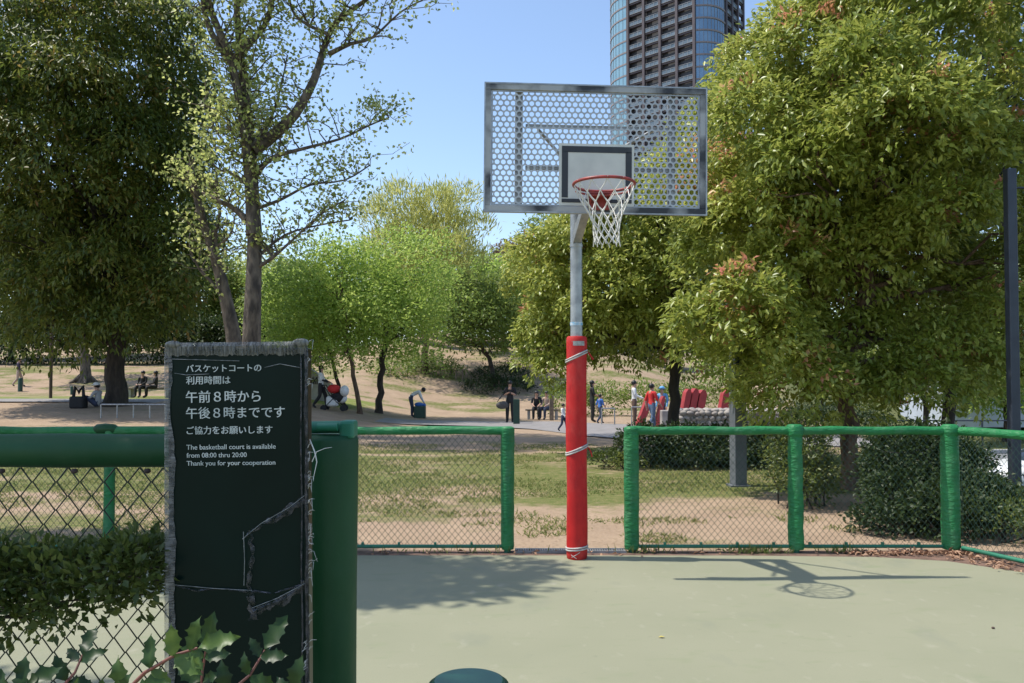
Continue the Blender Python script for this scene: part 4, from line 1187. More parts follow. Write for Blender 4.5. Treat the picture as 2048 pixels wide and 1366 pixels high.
# lettering
def text_geo(s):
    cu = bpy.data.curves.new('tmp', 'FONT'); cu.body = s; cu.size = 1.0; cu.resolution_u = 4; cu.offset = 0.0
    o = bpy.data.objects.new('tmp', cu); COL.objects.link(o)
    bpy.context.view_layer.update()
    me = bpy.data.meshes.new_from_object(o.evaluated_get(bpy.context.evaluated_depsgraph_get()))
    v = [tuple(q.co) for q in me.vertices]; f = [tuple(p.vertices) for p in me.polygons]
    bpy.data.objects.remove(o); bpy.data.curves.remove(cu); bpy.data.meshes.remove(me)
    return v, f
mb = MB()
for s, xa, xb, base, hpx in [('バスケットコートの', 372, 522, 744, 16.5), ('利用時間は', 372, 460, 768, 17), ('午前８時から', 371, 520, 804, 25), ('午後８時までです', 371, 568, 836, 25),
                             ('ご協力をお願いします', 372, 543, 868, 17), ('The basketball court is available', 371, 549, 898, 13.5), ('from 08:00 thru 20:00', 371, 491, 914, 13.5), ('Thank you for your cooperation', 371, 548, 930, 13.5)]:
    v, f = text_geo(s)
    if not v: continue
    vx = [q[0] for q in v]; a0, a1 = min(vx), max(vx)
    sc = (xb - xa) / (a1 - a0)
    vv = [spx(xa + (q[0] - a0) * sc, base - q[1] * sc - (1.5 if hpx > 15 else 0), -.0012) for q in v]
    for kx, ky in ((-.45, 0), (.45, .3)) if hpx > 15 else ((-.25, 0), (.25, 0)):
        mb.add([q + Vector((kx * SY / F, -.0004 * (kx > 0), ky * SY / F)) for q in vv], f)
sbuild(mb, 'lettering', M['letter'], sb)

# ------------------------------------------------------------------ spiny-leaved shrub in the foreground
hs = thing('holly_shrub', 'spiny holly-like shrub with glossy leaves in front of the notice board', 'shrub', (-.66, 1.35, 0.3))
hb = Vector(hs.location)
leafv = []; leaff = []; tint = []
def holly_leaf(base, tip, nrm, width, tn, curl=.12):
    base = Vector(base); tip = Vector(tip); d = tip - base; L = d.length; d.normalize()
    s = d.cross(Vector(nrm)).normalized(); u = s.cross(d)
    prof = [(0, .0), (.10, .22), (.22, .40), (.30, .62), (.36, .44), (.48, .50), (.56, .66), (.62, .44), (.72, .36), (.79, .42), (.84, .22), (.92, .10), (1.0, 0)]
    o = len(leafv)
    for t, wv in prof:
        c = base + d * L * t - u * (curl * L * t * t - .03 * L * math.sin(t * 8 + width * 900))
        for sg in (-1, 0, 1):
            leafv.append(tuple(c + s * sg * wv * width + u * (abs(sg) * wv * width * .35 + sg * .05 * L * math.sin(t * 11 + width * 700)) - hb)); tint.append(min(1, tn + (.28 if sg == 0 else .0)))
    for i in range(len(prof) - 1):
        for k in range(2): leaff.append((o + 3 * i + k, o + 3 * i + k + 1, o + 3 * i + k + 4, o + 3 * i + k + 3))
stm = MB()
rg = random.Random(5)
def frond(pixels, Ys, n, size, tn0, ang0=0):
    pts = [P(px, py, Y) for (px, py), Y in zip(pixels, Ys)]
    stm.tube([q - hb for q in pts], [.0035 - .002 * i / len(pts) for i in range(len(pts))], 6)
    for k in range(n):
        t = (k + .6) / n * (len(pts) - 1); i = min(int(t), len(pts) - 2); q = pts[i].lerp(pts[i + 1], t - i)
        dr = (pts[i + 1] - pts[i]).normalized()
        for sg in (-1, 1):
            side = Vector((0, -1, 0)).cross(dr).normalized() * sg
            tipd = (side * 1.0 + dr * .55 + Vector((rg.uniform(-.2, .2), rg.uniform(-.55, .2), rg.uniform(-.15, .25)))).normalized()
            l = size * rg.uniform(.55, .9)
            holly_leaf(q, q + tipd * l, Vector((rg.uniform(-.3, .3), -1, .7)), l * .42, min(1, max(0, tn0 + rg.uniform(-.25, .25))), rg.uniform(.05, .3))
    q = pts[-1]; dr = (pts[-1] - pts[-2]).normalized()
    holly_leaf(q, q + dr * size, Vector((0, -1, .7)), size * .42, tn0)
frond([(215, 1420), (290, 1345), (350, 1310), (395, 1296)], [1.30, 1.28, 1.28, 1.28], 4, .066, .7)
frond([(330, 1480), (440, 1400), (500, 1350), (530, 1300)], [1.40, 1.42, 1.45, 1.47], 4, .070, .25)
frond([(60, 1450), (110, 1390), (150, 1345), (165, 1310)], [1.35, 1.38, 1.40, 1.42], 3, .055, .1)
frond([(560, 1470), (575, 1420), (585, 1380)], [1.40, 1.42, 1.42], 2, .06, .2)
frond([(100, 1440), (200, 1400), (260, 1385)], [1.20, 1.2, 1.2], 3, .06, .5)
frond([(-40, 1440), (10, 1400), (50, 1375)], [1.3, 1.3, 1.32], 3, .06, .2)
frond([(420, 1460), (400, 1400), (405, 1340), (412, 1300)], [1.5, 1.5, 1.52, 1.52], 3, .07, .4)
stm.tube([(.02, .0, -.3), (.0, 0, .2), (-.02, 0, .42)], .008, 7)
stm.build('stem', mat('reddish_stem', (0.22, 0.07, 0.05), (0.14, 0.06, 0.04), 30, 0.5), hs)
me = bpy.data.meshes.new('foliage'); me.from_pydata(leafv, [], leaff)
a = me.attributes.new('tint', 'FLOAT', 'POINT'); a.data.foreach_set('value', tint)
me.materials.append(M['leaf_holly']); me.polygons.foreach_set('use_smooth', [True] * len(me.polygons)); me.update()
link('foliage', me, hs)

# ------------------------------------------------------------------ POSTS, LAMPS
q = pt(1475, 12.5)
lp = thing('lamp_post', 'square dark grey post in front of the stone wall', 'post', q)
mb = MB(); mb.rbox((0, 0, 1.35), (.19, .19, 2.7), .008, Matrix.Rotation(R(12), 3, 'Z')); mb.build('pole', M['post_grey'], lp)
mb = MB(); mb.rbox((.0, -.112, 1.83), (.12, .012, .18), .003, Matrix.Rotation(R(12), 3, 'Z')); mb.build('sign_plate', mat('blue_plate', (0.02, 0.03, 0.09), None, 8, 0.4), lp)
mb = MB(); mb.box((0, 0, .012), (.30, .30, .024)); mb.build('base_plate', M['post_grey'], lp)
q = pt(2026, 9.5)
lp = thing('lamp_post', 'tall blue-grey lamp post at the right edge', 'lamp post', (q.x, q.y, q.z))
ztop = P(2024, 338, 9.5).z - q.z
mb = MB(); mb.rbox((0, 0, ztop / 2), (.105, .105, ztop), .01); mb.build('pole', M['post_blue'], lp)
mb = MB(); mb.tube([(.0, 0, ztop - .22), (.5, 0, ztop - .215)], .014, 8); mb.rbox((.62, 0, ztop - .215), (.3, .14, .05), .01); mb.build('arm', M['post_blue'], lp)

# street railing, building, car on the right
rl = thing('railing', 'thin dark street railing beyond the right hedge', 'railing', (0, 0, 0))
mb = MB()
ra, rb_ = Vector((12.5, 33.5, -1.2)), Vector((30, 33.5, -1.2))
for hh in (1.25, .75): mb.tube([ra + Vector((0, 0, hh)), rb_ + Vector((0, 0, hh))], .03, 6)
mb.build('rail', M['post_blue'], rl)
for i in range(9):
    mb = MB(); p = ra.lerp(rb_, i / 8); mb.tube([p - Vector((0, 0, .1)), p + Vector((0, 0, 1.25))], .04, 6); mb.build('post', M['post_blue'], rl)
kb = MB()
kb.rbox((21, 32.8, -1.14), (18, .25, .16), .02)
tag(kb.build('kerb', M['concrete']), kind='structure')
hb_ = thing('house', 'pale blue-white house glimpsed between the street trees', 'house', (26.5, 46, g(26.5, 46)))
mb = MB(); mb.box((0, 0, 2.4), (7.5, 5, 4.8)); mb.build('wall', mat('pale_blue_render', (0.52, 0.57, 0.66), (0.46, 0.51, 0.6), 2, 0.8), hb_)
mb = MB(); mb.add([(-4.2, -3, 4.81), (4.2, -3, 4.81), (4.2, 3, 4.81), (-4.2, 3, 4.81), (-4.2, 0, 6.3), (4.2, 0, 6.3)], [(0, 1, 5, 4), (2, 3, 4, 5), (0, 4, 3), (1, 2, 5), (3, 2, 1, 0)]); mb.build('roof', M['post_grey'], hb_)
for x in (-2.4, 0, 2.4):
    for zz in (1.4, 3.6):
        mb = MB(); mb.box((x, -2.49, zz), (1.1, .08, 1.1)); wnd = mb.build('window', M['galv'], hb_)
        mb = MB(); mb.box((x, -2.535, zz), (.96, .02, .96)); mb.build('pane', mat('dark_glass', (0.05, 0.07, 0.09), None, 2, 0.1) if 'glass' not in M else M['glass'], wnd)

def car(label, loc, rz):
    t = thing('parked_car', label, 'car', loc, rz)
    white = mat('white_car_paint', (0.75, 0.75, 0.74), (0.72, 0.72, 0.71), 3, 0.25)
    glass = mat('car_glass', (0.02, 0.025, 0.03), None, 3, 0.08)
    black = mat('tyre_rubber', (0.02, 0.02, 0.02), None, 10, 0.8)
    def loft(secs, m_, name, par, mi=0):
        mb = MB(); vs = []; n = len(secs[0][1])
        for x, prof in secs: vs += [(x, y, z) for y, z in prof]
        fs = [(i * n + k, i * n + (k + 1) % n, (i + 1) * n + (k + 1) % n, (i + 1) * n + k) for i in range(len(secs) - 1) for k in range(n)]
        fs += [tuple(range(n - 1, -1, -1)), tuple((len(secs) - 1) * n + k for k in range(n))]
        mb.add(vs, fs, 0, True); o = mb.build(name, m_, par)
        return o
    def sec(w, z0, z1):
        w2 = w / 2; return [(-w2 * .9, z0), (w2 * .9, z0), (w2, z0 + .12), (w2, z1 - .18), (w2 * .93, z1 - .05), (w2 * .8, z1), (-w2 * .8, z1), (-w2 * .93, z1 - .05), (-w2, z1 - .18), (-w2, z0 + .12)]
    bodyo = loft([(-2.1, sec(1.3, .35, .62)), (-2.02, sec(1.55, .25, .72)), (-1.6, sec(1.68, .2, .82)), (-.9, sec(1.7, .2, .92)), (0, sec(1.7, .2, .95)), (1.2, sec(1.7, .2, .97)), (1.9, sec(1.66, .22, .95)), (2.1, sec(1.5, .35, .85))], white, 'body', t)
    def cab(w, wt, z0, z1): return [(-w / 2, z0), (w / 2, z0), (wt / 2, z1 - .05), (wt / 2 - .08, z1), (-wt / 2 + .08, z1), (-wt / 2, z1 - .05)]
    loft([(-1.0, cab(1.5, 1.4, .88, .93)), (-.25, cab(1.56, 1.22, .90, 1.44)), (.6, cab(1.58, 1.24, .90, 1.48)), (1.3, cab(1.56, 1.2, .90, 1.42)), (1.95, cab(1.5, 1.35, .88, .98))], glass, 'cabin_glass', t)
    loft([(-.28, [(-.58, 1.44), (.58, 1.44), (.55, 1.47), (-.55, 1.47)]), (.6, [(-.63, 1.475), (.63, 1.475), (.58, 1.52), (-.58, 1.52)]), (1.32, [(-.6, 1.42), (.6, 1.42), (.56, 1.46), (-.56, 1.46)])], white, 'roof', t)
    for x in (-1.3, 1.3):
        for s in (-1, 1):
            mb = MB()
            mb.tube([(x, s * .84, .31), (x, s * .66, .31)], .31, 20); wh = mb.build('wheel', black, t)
            mb = MB(); mb.tube([(x, s * .85, .31), (x, s * .80, .31)], .19, 16); mb.build('rim', M['galv'], wh)
    for s in (-1, 1):
        mb = MB(); mb.ell((-1.98, s * .55, .66), (.12, .17, .09), n=12, m=8); mb.build('headlight', mat('lamp_glass', (0.6, 0.62, 0.65), None, 4, 0.1), t)
    mb = MB(); mb.rbox((-2.11, 0, .45), (.03, .7, .14), .005); mb.build('grille', black, t)
    return t
cx_ = 13.4
car('white car parked on the low street beyond the side fence', (cx_, 20.0, g(cx_, 20) + .03), 0)

# ------------------------------------------------------------------ TOWER
tw = thing('apartment_tower', 'dark brown high-rise tower with curved glass corners', 'tower', (0, 0, 0))
TY = 216
def T(px, dy=0): return ((px - 1024) / F * (TY + dy), TY + dy)
H0, H1 = g(40, 150) - 2, 132.0
FL = 3.25
# plan corners: left rounded corner, face A rising toward the viewer to the right, glass cylinder, face B receding
A0 = Vector(T(1259, 12)); A1 = Vector(T(1393, -2)); 
B0 = Vector(T(1456, 2)); B1 = Vector(T(1491, 12))
back_l = Vector(T(1235, 40)); back_r = Vector(T(1488, 40))
M['tower_brown'] = mat('hazed_brown_cladding', (0.088, 0.068, 0.073), (0.07, 0.056, 0.064), 0.5, 0.6)  # cladding lightened, distance haze is put into the base colour
M['tower_dark'] = mat('hazed_dark_recess', (0.042, 0.044, 0.055), (0.05, 0.052, 0.062), 0.5, 0.6)  # recess tone lifted for painted haze too
M['tower_glass'] = mat('hazed_blue_glass', (0.16, 0.25, 0.34), (0.24, 0.34, 0.42), 0.25, 0.08, 0.55, lo=0.3, hi=0.7)  # glass desaturated, haze painted into its colour
M['tower_teal'] = mat('teal_glass', (0.22, 0.38, 0.42), (0.30, 0.46, 0.50), 0.25, 0.1, 0.45, lo=0.3, hi=0.7)
M['tower_white'] = mat('pale_rail_glass', (0.10, 0.14, 0.17), (0.17, 0.21, 0.24), 0.8, 0.25, 0.1)
M['tower_band'] = mat('grey_band', (0.26, 0.22, 0.22), (0.22, 0.19, 0.19), 0.5, 0.6)
def arc2(p, q, bulge, n):
    mid = (p + q) / 2; d = (q - p); nrm = Vector((d.y, -d.x)).normalized()
    out = []
    for i in range(n + 1):
        t = i / n; out.append(p.lerp(q, t) + nrm * bulge * (1 - (2 * t - 1) ** 2))
    return out
left_pts = arc2(Vector(T(1230, 26)), A0 + Vector((-.1, 0.2)), 2.6, 10)
gl_pts = arc2(A1, B0, 1.9, 10)
core = left_pts + [A0, A1] + gl_pts[1:-1] + [B0, B1, back_r, back_l]
def inset(poly, d):
    c = sum(poly, Vector((0, 0))) / len(poly)
    return [p + (c - p).normalized() * d for p in poly]
cp = inset(core, 1.6)
mb = MB(); n = len(cp)
mb.add([(p.x, p.y, z) for z in (H0, H1) for p in cp], [(k, (k + 1) % n, n + (k + 1) % n, n + k) for k in range(n)] + [tuple(range(n, 2 * n))])
mb.build('wall', M['tower_dark'], tw)
def curtain(pts, name, m, zoff=0):
    mb = MB(); n = len(pts)
    mb.add([(p.x, p.y, z) for z in (H0, H1) for p in pts], [(k, k + 1, n + k + 1, n + k) for k in range(n - 1)])
    o = mb.build(name, m, tw)
    b2 = MB(); z = H0
    c = sum(core, Vector((0, 0))) / len(core)
    while z < H1:
        o_ = [p + (p - c).normalized() * .18 for p in pts]
        i_ = [p - (p - c).normalized() * .05 for p in pts]
        nn = len(o_)
        b2.add([(p.x, p.y, z) for p in o_] + [(p.x, p.y, z + .42) for p in o_] + [(p.x, p.y, z) for p in i_] + [(p.x, p.y, z + .42) for p in i_],
               [(k, k + 1, nn + k + 1, nn + k) for k in range(nn - 1)] + [(2 * nn + k, 2 * nn + k + 1, k + 1, k) for k in range(nn - 1)] + [(nn + k, nn + k + 1, 3 * nn + k + 1, 3 * nn + k) for k in range(nn - 1)])
        z += FL
    for k in range(nn):
        p = pts[k]; q = p + (p - c).normalized() * .06
        b2.box((q.x, q.y, (H0 + H1) / 2), (.07, .07, H1 - H0))
    b2.build('floor_band', M['tower_band'], o)
curtain(left_pts, 'curved_glass', M['tower_teal'])
curtain(gl_pts, 'curved_glass', M['tower_glass'])
def facade(a, b, bays, name):
    d = b - a; nrm = Vector((d.y, -d.x)).normalized(); ln = d.length; u = d.normalized()
    rot = Matrix.Rotation(math.atan2(u.y, u.x), 3, 'Z')
    pm = MB(); parts = []; MWR = mat('white_rail', (0.30, 0.32, 0.34), None, 1, 0.5)
    for k in range(bays + 1):
        p = a + d * k / bays
        pm.box((p.x, p.y, (H0 + H1) / 2), (.75, .9, H1 - H0), rot)
    z = H0; fl = 0
    bwid = ln / bays
    rgf = random.Random(3)
    while z < H1 - 2:
        c = (a + b) / 2 - nrm * .25
        pm.box((c.x, c.y, z + .3), (ln, .5, .6), rot)
        wm = MB(); gm_ = MB()
        for k in range(bays):
            m_ = a + d * (k + .5) / bays
            p = m_ - nrm * 1.5
            gm_.box((p.x, p.y, z + 1.75), (bwid - 1.0, .1, 2.0), rot)
            # pale balcony rail, in three panes with white uprights
            p = m_ + nrm * .12
            wm.box((p.x, p.y, z + .98), (bwid - 1.0, .05, .95), rot, 1)
            for q in range(4):
                pq = m_ + u * ((q / 3 - .5) * (bwid - 1.1)) + nrm * .17
                wm.box((pq.x, pq.y, z + 1.05), (.10, .08, 1.15), rot)
            pq = m_ + nrm * .17
            wm.box((pq.x, pq.y, z + 1.62), (bwid - .95, .1, .10), rot); wm.box((pq.x, pq.y, z + .54), (bwid - .95, .1, .10), rot)
        if z > 48: parts.append((wm, gm_))
        z += FL; fl += 1
    f = pm.build(name, M['tower_brown'], tw)
    for wm, gm_ in parts:
        gm_.build('window', M['tower_glass'], f); wm.build('balcony', [MWR, M['tower_white']], f)
facade(A0, A1, 4, 'balcony_facade')
facade(B0, B1, 3, 'side_facade')

# ------------------------------------------------------------------ PARK FURNITURE
def post_thing(name, label, px, Y, h, r, m, group=None, cat='post', flat=False):
    p = pt(px, Y); mb = MB()
    if flat: mb.rbox((0, 0, h / 2), (r * 2, r * 1.2, h), .01)
    else: mb.lathe([(r * 1.05, -.05), (r, .05), (r, h - .04), (r * .9, h), (r * .4, h + .015)], n=14)
    return tag(mb.build(name, m, None, p), label, cat, group)
post_thing('bollard', 'dark green flat bollard beside the standing man in black', 1033, 31, .95, .12, M['green_bin'], cat='bollard', flat=True)
post_thing('bollard', 'dark bollard in front of the far left walker', 41, 46, .75, .12, M['green_bin'], cat='bollard')
post_thing('bollard', 'tiny dark bollard right of the pale trunk on the far left', 144, 44, .45, .07, M['green_bin'], cat='bollard')
post_thing('lamp_post', 'thin dark pole standing left of the pale trunk', 102, 38, 3.6, .07, M['rust'], cat='pole')
post_thing('wooden_post', 'grey wooden post beside the seated pair', 1103, 35, 1.05, .09, M['plank'], cat='post', flat=True)
b0 = pt(170, 50); mbx = MB(); mbx.tube([(0, 0, -.1), (.05, 0, .3), (0, 0, 1.2), (-.2, 0, 3.0), (.1, 0, 5)], [.55, .34, .26, .22, .14], 10)
for k in range(5): mbx.tube([(0, 0, .5), (.5 * math.cos(k * 1.3), .5 * math.sin(k * 1.3), .12), (.9 * math.cos(k * 1.3), .9 * math.sin(k * 1.3), -.1)], [.2, .14, .05], 6)
pt_t = thing('broadleaf_tree', 'pale flaring tree trunk in the far left background', 'tree', b0)
mbx.build('trunk', M['bark_pale'], pt_t)
foliage('crown', [(np.array((math.cos(k * 1.26) * 2.2, math.sin(k * 1.26) * 2.0, 6 + .5 * (k % 2))), np.array((2, 1.8, 1.5))) for k in range(5)], M['leaf_left'], 140, dens=4, per=7, L=.32, W=.14, spread=.25, parent=pt_t)

# rope-fence posts on the hillside
hp = [(885, 735), (902, 742), (912, 752), (925, 752), (942, 765), (955, 768), (975, 770), (998, 772), (1015, 768), (1038, 756), (1040, 738)]
mbp = MB(); mbp.tube([(0, 0, -.1), (0, 0, .62)], .05, 8)
first = None
for px, py in hp:
    Y = 43.0
    while Y < 64 and P(px, py + 8, Y).z > g((px - 1024) / F * Y, Y): Y += .25
    Y = min(Y, 56)
    if first is None:
        first = mbp.build('wooden_post', M['plank'], None, pt(px, Y)); o = first
    else:
        o = first.copy(); COL.objects.link(o); o.location = pt(px, Y)
    tag(o, 'short grey wooden post of the low rope fence on the hillside', 'post', 'posts of the low hillside fence')

# low metal hurdles
def hurdle(label, px, Y, wpx, h, rz, n=4, group=None):
    t = thing('low_railing', label, 'railing', pt(px, Y), rz, group)
    w_ = wpx / F * Y
    mb = MB(); mb.tube([(-w_ / 2, 0, h), (w_ / 2, 0, h)], .025, 8); mb.build('rail', M['galv'], t)
    for k in range(n):
        mb = MB(); x = -w_ / 2 + w_ * k / (n - 1); mb.tube([(x, 0, -.05), (x, 0, h)], .022, 8); mb.build('post', M['galv'], t)
hurdle('long low steel railing left of the notice board', 268, 26, 135, .42, R(-4), 5)
hurdle('steel hurdle beside the child in blue', 1216, 30.5, 26, .62, 0, 2)
hurdle('steel hurdle in front of the person in white at the playground', 1277, 29, 28, .72, 0, 2)

# grey slanted slab
sl_ = MB()
p = pt(640, 37)
sl_.add([(-1.1, -.2, -.1), (1.0, -.2, -.1), (1.0, -.2, .35), (-.55, -.2, 1.55), (-1.1, -.2, 1.4), (-1.1, .3, -.1), (1.0, .3, -.1), (1.0, .3, .35), (-.55, .3, 1.55), (-1.1, .3, 1.4)],
        [(0, 1, 2, 3, 4), (9, 8, 7, 6, 5), (0, 5, 6, 1), (1, 6, 7, 2), (2, 7, 8, 3), (3, 8, 9, 4), (4, 9, 5, 0)])
slo = sl_.build('concrete_slab', M['concrete'], None, p)
tag(slo, 'grey slanted concrete slab behind the woman with stroller', 'slab')
mb = MB()
for k in range(5): mb.tube([(-.5 + .09 * k, -.207, .85 + .1 * math.sin(k * 2)), (-.44 + .09 * k, -.207, 1.05 - .1 * (k % 2)), (-.40 + .08 * k, -.207, .72)], .025, 5)
mb.build('black_marks', M['black_paint'], slo)

# benches
def bench(label, px, Y, w_, rz=0):
    t = thing('bench', label, 'bench', pt(px, Y), rz)
    mb = MB(); mb.rbox((0, 0, .42), (w_, .42, .06), .01); mb.build('seat', M['plank'], t)
    for s in (-1, 1):
        mb = MB(); mb.rbox((s * (w_ / 2 - .15), 0, .195), (.12, .34, .39), .01); mb.build('leg', M['concrete'], t)
bench('wooden bench under the pair seated left of the pole', 1085, 36, 1.5)
bench('wooden bench under the two people in black behind the dark trunk', 300, 38, 2.0)

# litter bin with blue things
p = pt(840, 35.6)
bn = thing('trash_bin', 'dark green bin in front of the bending person', 'bin', p)
mb = MB(); mb.rbox((0, 0, .26), (.5, .42, .52), .03); mb.build('body', M['green_bin'], bn)
bgs = MB(); bgs.ell((-.04, 0, .59), (.2, .17, .10), n=12, m=8); bgs.ell((.17, .0, .57), (.10, .10, .07)); 
tag(bgs.build('blue_bag', M['c_blue'], None, p), 'bright blue bag resting on the dark green bin', 'bag')

# stone wall and red play boards
rg = random.Random(77)
p = Vector(((1462 - 1024) / F * 22.5, 22.5, 0)); p.z = g(p.x, p.y)
wl = MB(); ww, wh = 2.75, .86
wl.box((0, .25, wh / 2 - .05), (ww, .45, wh))
z = .06; r_ = 0
while z < wh - .02:
    x = -ww / 2 + (.07 if r_ % 2 else 0)
    while x < ww / 2:
        a = rg.uniform(.075, .115); wl.ell((x, .02 + rg.uniform(-.02, .02), z + rg.uniform(-.02, .02)), (a, .08, rg.uniform(.06, .085)), Matrix.Rotation(rg.uniform(-.5, .5), 3, 'Y'), 9, 6)
        x += a * 1.75
    z += .135; r_ += 1
x = -ww / 2
while x < ww / 2:
    for yy in (.1, .3, .48): wl.ell((x + rg.uniform(-.03, .03), yy, wh - .06 + rg.uniform(-.01, .02)), (.11, .1, .07), Matrix.Rotation(rg.uniform(-.5, .5), 3, 'Z'), 9, 6)
    x += .19
tag(wl.build('stone_wall', M['stone'], None, p), 'low rounded cobblestone wall behind the hedge', 'wall')
def boards(label, spec, Y, group=None):
    t = thing('play_boards', label, 'play structure', pt(spec[0][0], Y), 0, group)
    b = Vector(t.location)
    for px0, py0, px1, py1, wpx, thick in spec:
        mb = MB()
        a = P(px0, py0, Y) - b; c = P(px1, py1, Y + .1) - b; a.z = min(a.z, a.z)
        w_ = wpx / F * Y / 2
        d = (c - a).normalized(); s = Vector((0, 1, 0)).cross(d).normalized() * w_
        q = []
        for yy in (-thick / 2, thick / 2):
            o_ = Vector((0, yy, 0)); q += [a - s + o_, a + s + o_, c + s - d * .12 + o_, c + s * .4 + o_, c - s * .4 + o_, c - s - d * .12 + o_]
        mb.add(q, [(0, 1, 2, 3, 4, 5), (11, 10, 9, 8, 7, 6)] + [(k, 6 + k, 6 + (k + 1) % 6, (k + 1) % 6) for k in range(6)])
        mb.build('board', M['red_board'], t)
boards('three leaning faded red boards on top of the stone wall', [(1362, 850, 1376, 778, 11, .5), (1376, 850, 1390, 777, 12, .5), (1392, 850, 1405, 780, 14, .5)], 24.5)
boards('single red leaning board right of the three boards', [(1440, 850, 1452, 780, 14, .4)], 24.5)
boards('two long leaning red boards beside the person in red', [(1276, 856, 1303, 784, 12, .5), (1312, 856, 1326, 792, 7, .5)], 28)
br = MB(); br.rbox((0, 0, .3), (.35, .35, .75), .03)
tag(br.build('stone_block', M['stone'], None, pt(1332, 26.5)), 'grey stone block beside dark trunk at the playground', 'block')

# ------------------------------------------------------------------ PEOPLE
def person(label, px, Y, rz, cols, pose=None, scale=1.0, hat=None, hair='short', z=None, group=None):
    """cols: dict shirt, sleeve, trousers, shoes; pose: joints in metres for a 1.65 m figure facing +Y"""
    J = dict(pelvis=(0, 0, .92), waist=(0, .0, 1.04), chest=(0, .0, 1.26), neck=(0, .0, 1.42), chin=(0, .025, 1.49), head=(0, .02, 1.56), crown=(0, .01, 1.63),
             shL=(-.17, 0, 1.36), elL=(-.22, -.02, 1.10), wrL=(-.22, .08, .88), shR=(.17, 0, 1.36), elR=(.22, -.02, 1.10), wrR=(.22, .08, .88),
             hipL=(-.09, 0, .88), knL=(-.10, .03, .47), anL=(-.11, 0, .08), toL=(-.12, .15, .03), hipR=(.09, 0, .88), knR=(.10, .03, .47), anR=(.11, 0, .08), toR=(.12, .15, .03))
    if pose: J.update(pose)
    rad = dict(pelvis=.135, waist=.115, chest=.135, neck=.052, chin=.066, head=.095, crown=.062, shL=.070, elL=.050, wrL=.033, shR=.070, elR=.050, wrR=.033,
               hipL=.105, knL=.078, anL=.056, toL=.038, hipR=.105, knR=.078, anR=.056, toR=.038)
    E = [('pelvis', 'waist'), ('waist', 'chest'), ('chest', 'neck'), ('neck', 'chin'), ('chin', 'head'), ('head', 'crown'), ('chest', 'shL'), ('shL', 'elL'), ('elL', 'wrL'), ('chest', 'shR'), ('shR', 'elR'), ('elR', 'wrR'),
         ('pelvis', 'hipL'), ('hipL', 'knL'), ('knL', 'anL'), ('anL', 'toL'), ('pelvis', 'hipR'), ('hipR', 'knR'), ('knR', 'anR'), ('anR', 'toR')]
    for S in 'LR':
        w_ = Vector(J['wr' + S]); d = (w_ - Vector(J['el' + S])).normalized()
        side = d.cross(Vector((0, 0, 1)))
        side = side.normalized() if side.length > .1 else Vector((1, 0, 0))
        palm = w_ + d * .07
        J['pa' + S] = tuple(palm); rad['pa' + S] = .026; E.append(('wr' + S, 'pa' + S))
        for k in range(4):
            a = palm + d * .012 + side * (.011 * (k - 1.5)); l = (.06, .07, .066, .052)[k]
            n1, n2 = 'f%s%da' % (S, k), 'f%s%db' % (S, k)
            J[n1] = tuple(a + d * l * .5 + side * (.006 * (k - 1.5))); J[n2] = tuple(a + d * l + Vector((0, 0, -.015)) + side * (.007 * (k - 1.5)))
            rad[n1] = .008; rad[n2] = .007; E += [('pa' + S, n1), (n1, n2)]
        n1, n2 = 't%sa' % S, 't%sb' % S
        J[n1] = tuple(w_ + d * .045 + side * .034); J[n2] = tuple(w_ + d * .08 + side * .045); rad[n1] = .010; rad[n2] = .008
        E += [('wr' + S, n1), (n1, n2)]
    keys = list(J)
    me = bpy.data.meshes.new('person')
    me.from_pydata([J[k] for k in keys], [(keys.index(a), keys.index(b)) for a, b in E], [])
    o = bpy.data.objects.new('person', me); COL.objects.link(o)
    sk = o.modifiers.new('s', 'SKIN'); sk.use_smooth_shade = True
    for i, k in enumerate(keys):
        r = rad[k]
        me.skin_vertices[0].data[i].radius = (r, r) if k not in ('pelvis', 'waist', 'chest') else (r * 1.0, r * .8)
        me.skin_vertices[0].data[i].use_root = (k == 'pelvis')
    sb_ = o.modifiers.new('d', 'SUBSURF'); sb_.levels = 1; sb_.render_levels = 1
    bpy.context.view_layer.update()
    ev = o.evaluated_get(bpy.context.evaluated_depsgraph_get())
    nm = bpy.data.meshes.new_from_object(ev)
    bpy.data.objects.remove(o); bpy.data.meshes.remove(me)
    reg = {}
    for a, b in E:
        s = a + b
        if 'an' in s and 'to' in s: r = 3
        elif s.startswith('pelvis') and 'waist' in s: r = 1
        elif any(q in s for q in ('hip', 'kn')): r = 2
        elif b.startswith('el'): r = 4
        elif b.startswith('wr'): r = 5
        elif b in ('chest', 'shL', 'shR') or (a, b) == ('waist', 'chest'): r = 1
        else: r = 0
        reg[(a, b)] = r
    segs = [(np.array(J[a]), np.array(J[b]), reg[(a, b)], (rad[a] + rad[b]) / 2) for a, b in E]
    mi = []
    for p in nm.polygons:
        c = np.array(p.center); best = None
        for a, b, r, q in segs:
            d = b - a; t = max(0, min(1, float(np.dot(c - a, d) / (np.dot(d, d) + 1e-9)))); ds = np.linalg.norm(c - a - d * t) - q
            if best is None or ds < best[0]: best = (ds, r)
        mi.append(best[1])
    sl = cols.get('sleeve', cols['shirt'])
    for q in (M['skin'], M[cols['shirt']], M[cols['trousers']], M[cols.get('shoes', 'c_black')], M[cols['shirt']], M[sl] if sl else M['skin']): nm.materials.append(q)
    nm.polygons.foreach_set('material_index', mi); nm.polygons.foreach_set('use_smooth', [True] * len(mi)); nm.update()
    pos = pt(px, Y)
    if z is not None: pos.z += z
    ob = link('person', nm, None, pos, (0, 0, rz)); ob.scale = (scale,) * 3
    tag(ob, label, 'person', group)
